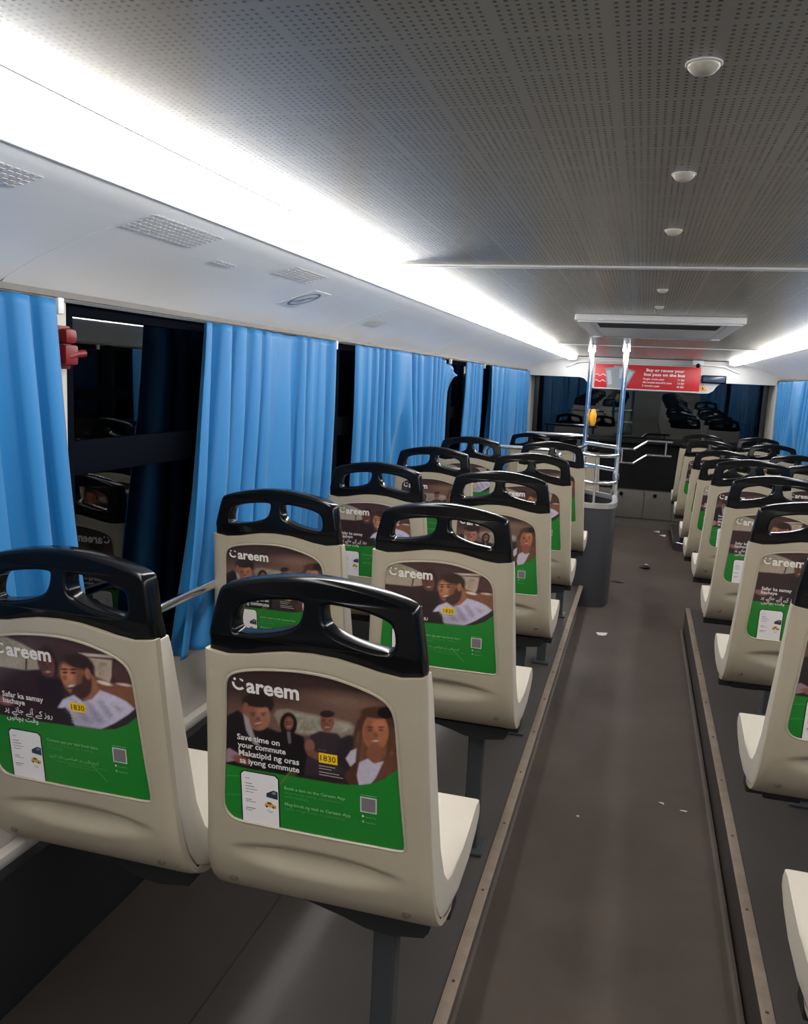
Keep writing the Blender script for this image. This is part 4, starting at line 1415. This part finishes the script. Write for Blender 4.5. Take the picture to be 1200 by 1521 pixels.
# ================================================================== CEILING FITTINGS
DY = [0.842, 1.248, 1.671, 2.643, 3.175]
for i, y in enumerate(DY):
    t = empty('ceiling_dome', (0.026, y, CEIL))
    nm = ['nearest', 'second nearest', 'third nearest', 'fourth, just past the ceiling bar', 'last, before the roof vent']
    tag(t, 'small cream dome on the perforated ceiling, %s' % nm[i], 'dome', 'small domes along the ceiling')
    bm = bmesh.new()
    prof = [(0.0145, 0), (0.0145, -0.002), (0.0135, -0.0045), (0.0100, -0.0080), (0.0055, -0.0098), (0.0, -0.0104)]
    rings = []
    for r, z in prof[:-1]:
        rings.append([bm.verts.new((r * math.cos(2 * math.pi * k / 20), r * math.sin(2 * math.pi * k / 20), z)) for k in range(20)])
    tip = bm.verts.new((0, 0, prof[-1][1]))
    for A, B in zip(rings[:-1], rings[1:]):
        for k in range(20):
            bm.faces.new((A[k], A[(k + 1) % 20], B[(k + 1) % 20], B[k]))
    for k in range(20):
        bm.faces.new((rings[-1][k], rings[-1][(k + 1) % 20], tip))
    bm.faces.new(rings[0])
    obj('cover', bm, 'dome', t, smooth=True)
    tubeobj('base_ring', [(0.0152 * math.cos(2 * math.pi * k / 20), 0.0152 * math.sin(2 * math.pi * k / 20), -0.001) for k in range(20)], 0.0012, 'trim', t, sides=6, closed=True)

t = empty('roof_vent', (0.03, 4.1, CEIL))
tag(t, 'rectangular white roof vent with a dark slot in the ceiling', 'vent')
x0, x1, y0, y1 = -0.325, 0.325, -0.55, 0.55
body = boxobj('vent_body', (x0, x1, y0, y1, -0.026, 0.0), 'trim', t, bev=0.006)
fr = [(x0 + 0.012, x1 - 0.012, y0 + 0.006, y0 + 0.045), (x0 + 0.012, x1 - 0.012, y1 - 0.045, y1 - 0.008), (x0 + 0.050, x0 + 0.066, y0 + 0.045, y1 - 0.045), (x1 - 0.066, x1 - 0.050, y0 + 0.045, y1 - 0.045)]
for a_, b_, c_, d_ in fr:
    boxobj('frame_rib', (a_, b_, c_, d_, -0.032, -0.026), 'trim', t, bev=0.002)
boxobj('dark_slot', (x0 + 0.085, x1 - 0.085, y0 + 0.07, y0 + 0.34, -0.0300, -0.026), 'dark_hole', t)
boxobj('inner_panel', (x0 + 0.085, x1 - 0.085, y0 + 0.36, y1 - 0.10, -0.0295, -0.026), 'trim', t, bev=0.001)

# cove grilles and sticker (left cove)


def cove_empty(name, x, y):
    h = 0.045
    t = empty(name, (x, y, (cove_z(x - h) + cove_z(x + h)) / 2 - 0.0006))
    t.rotation_euler = (0, -math.atan2(cove_z(x + h) - cove_z(x - h), 2 * h), 0)
    return t


for k, (x, y, nx, ny, lab) in enumerate(((-0.838, 0.93, 5, 14, 'faint slotted grille in the left cove at the picture edge'), (-0.842, 1.42, 7, 16, 'larger slotted grille in the left cove, nearest whole one'),
                                         (-0.845, 2.02, 6, 14, 'faint slotted grille in the left cove above the smoking sticker'), (-0.90, 1.72, 2, 6, 'tiny slotted grille low in the left cove'),
                                         (-0.99, 3.10, 5, 10, 'slotted grille in the left cove above the second curtain'))):
    t = cove_empty('cove_grille', x, y)
    tag(t, lab, 'grille', 'slotted cove grilles')
    bm = bmesh.new()
    for i in range(nx):
        for j in range(ny):
            xx, yy = (i - (nx - 1) / 2) * 0.0115, (j - (ny - 1) / 2) * 0.0150
            v = [bm.verts.new((xx + a * 0.0032, yy + b * 0.0048, -0.0007)) for a, b in ((-1, -1), (1, -1), (1, 1), (-1, 1))]
            v2 = [bm.verts.new((q.co.x, q.co.y, -0.0002)) for q in v]
            bm.faces.new(v)
            bm.faces.new(list(reversed(v2)))
            for q in range(4):
                bm.faces.new((v[q], v[(q + 1) % 4], v2[(q + 1) % 4], v2[q]))
    tag(obj('slots', bm, 'grille_hole', t), kind='stuff')
t = cove_empty('no_smoking_sticker', -0.955, 2.31)
tag(t, 'pale square no smoking sticker on the left cove', 'sticker')
boxobj('film', (-0.062, 0.062, -0.062, 0.062, -0.0008, 0.0005), 'sticker', t)
bm = bmesh.new()


def flat_bm(bm, pts, z=-0.0013):
    bm.faces.new([bm.verts.new((a, b, z)) for a, b in pts])


n = 28
for i in range(n):
    a0, a1 = 2 * math.pi * i / n, 2 * math.pi * (i + 1) / n
    flat_bm(bm, [(0.050 * math.cos(a0), 0.050 * math.sin(a0)), (0.050 * math.cos(a1), 0.050 * math.sin(a1)), (0.042 * math.cos(a1), 0.042 * math.sin(a1)), (0.042 * math.cos(a0), 0.042 * math.sin(a0))])
flat_bm(bm, [(-0.036, -0.030), (-0.030, -0.036), (0.036, 0.030), (0.030, 0.036)], -0.0014)
flat_bm(bm, [(-0.026, 0.002), (0.018, 0.002), (0.018, 0.010), (-0.026, 0.010)], -0.0012)
obj('pictogram', bm, 'sticker_ink', t)

# ================================================================== LITTER
def scrap(name, x, y, pts, m, lab, z=0.0, h=0.004, cat='litter'):
    bm = bmesh.new()
    n = len(pts)
    a = [bm.verts.new((px, py, 0.0008 + h * abs(math.sin(1.7 * i)))) for i, (px, py) in enumerate(pts)]
    b = [bm.verts.new((px, py, 0.0020 + h * abs(math.sin(1.7 * i)))) for i, (px, py) in enumerate(pts)]
    bm.faces.new(list(reversed(a)))
    bm.faces.new(b)
    for i in range(n):
        bm.faces.new((a[i], a[(i + 1) % n], b[(i + 1) % n], b[i]))
    return tag(obj(name, bm, m, None, loc=(x, y, z - 0.0008)), lab, cat, 'litter on the aisle floor')


scrap('paper_scrap', -0.115, 4.78, [(-.032, .02), (.032, .02), (.025, -.02), (.008, -.045), (-.018, -.035)], 'paper', 'half round white paper scrap on the aisle floor')
scrap('leaf_litter', -0.075, 6.15, [(-.06, .02), (.0, .03), (.055, .0), (.02, -.02), (-.03, .0)], 'leaf', 'thin dark scrap beside the grey stair guard', h=0.006)
scrap('crumpled_wrapper', 0.12, 6.75, [(-.045, .03), (.0, .07), (.045, -.01), (.03, -.05), (-.02, -.04)], 'leaf', 'dark crumpled wrapper in the middle of the far aisle', h=0.02)
scrap('paper_bit', 0.13, 6.78, [(-.018, .0), (.0, .03), (.02, .0), (.0, -.018)], 'paper', 'tiny white bit on the dark wrapper', z=0.02, h=0.004)
scrap('paper_bit', 0.175, 2.83, [(-.009, .006), (.006, .003), (.009, -.008), (-.002, -.002)], 'paper', 'tiny white paper bit near the right edge strip, the left one', h=0.002)
scrap('paper_bit', 0.245, 2.80, [(-.012, .004), (.012, .002), (.010, -.003), (-.010, -.002)], 'paper', 'tiny white paper bit against the right edge strip', h=0.002)
scrap('paper_bit', -0.09, 2.64, [(-.005, .003), (.005, .004), (.004, -.005), (-.003, -.005)], 'paper', 'single white speck in the middle of the near aisle', h=0.002)
scrap('paper_bit', 0.285, 8.35, [(-.03, .04), (.03, .03), (.025, -.04), (-.02, -.03)], 'paper', 'pale scrap at the far end of the aisle by the right platform', h=0.01)
scrap('paper_bit', 0.235, 8.55, [(-.03, .04), (.03, .03), (.025, -.04), (-.02, -.03)], 'paper', 'pale scrap at the foot of the front panel', h=0.01)

# ================================================================== OUTSIDE: street lamps in the dark
for x, y, h, lab in ((-14, 36.0, 1.62, 'lower white street lamp outside, seen between the first two left curtains'), (-14.2, 37.5, 1.9, 'higher white street lamp outside, seen between the first two left curtains')):
    t = empty('street_lamp', (x, y, -2.6))
    tag(t, lab, 'street lamp', 'street lamps outside')
    tubeobj('post', [(0, 0, 0), (0, 0, h + 2.6)], 0.05, 'leg', t, sides=6)
    bm = bmesh.new()
    bmesh.ops.create_uvsphere(bm, u_segments=10, v_segments=6, radius=0.09, matrix=Matrix.Translation((0, 0, h + 2.6)))
    obj('globe', bm, 'street', t, smooth=True)
tag(boxobj('ground', (-60, 60, -20, 120, -2.66, -2.6), 'asphalt'), 'dark asphalt outside the bus', None, None, 'structure')
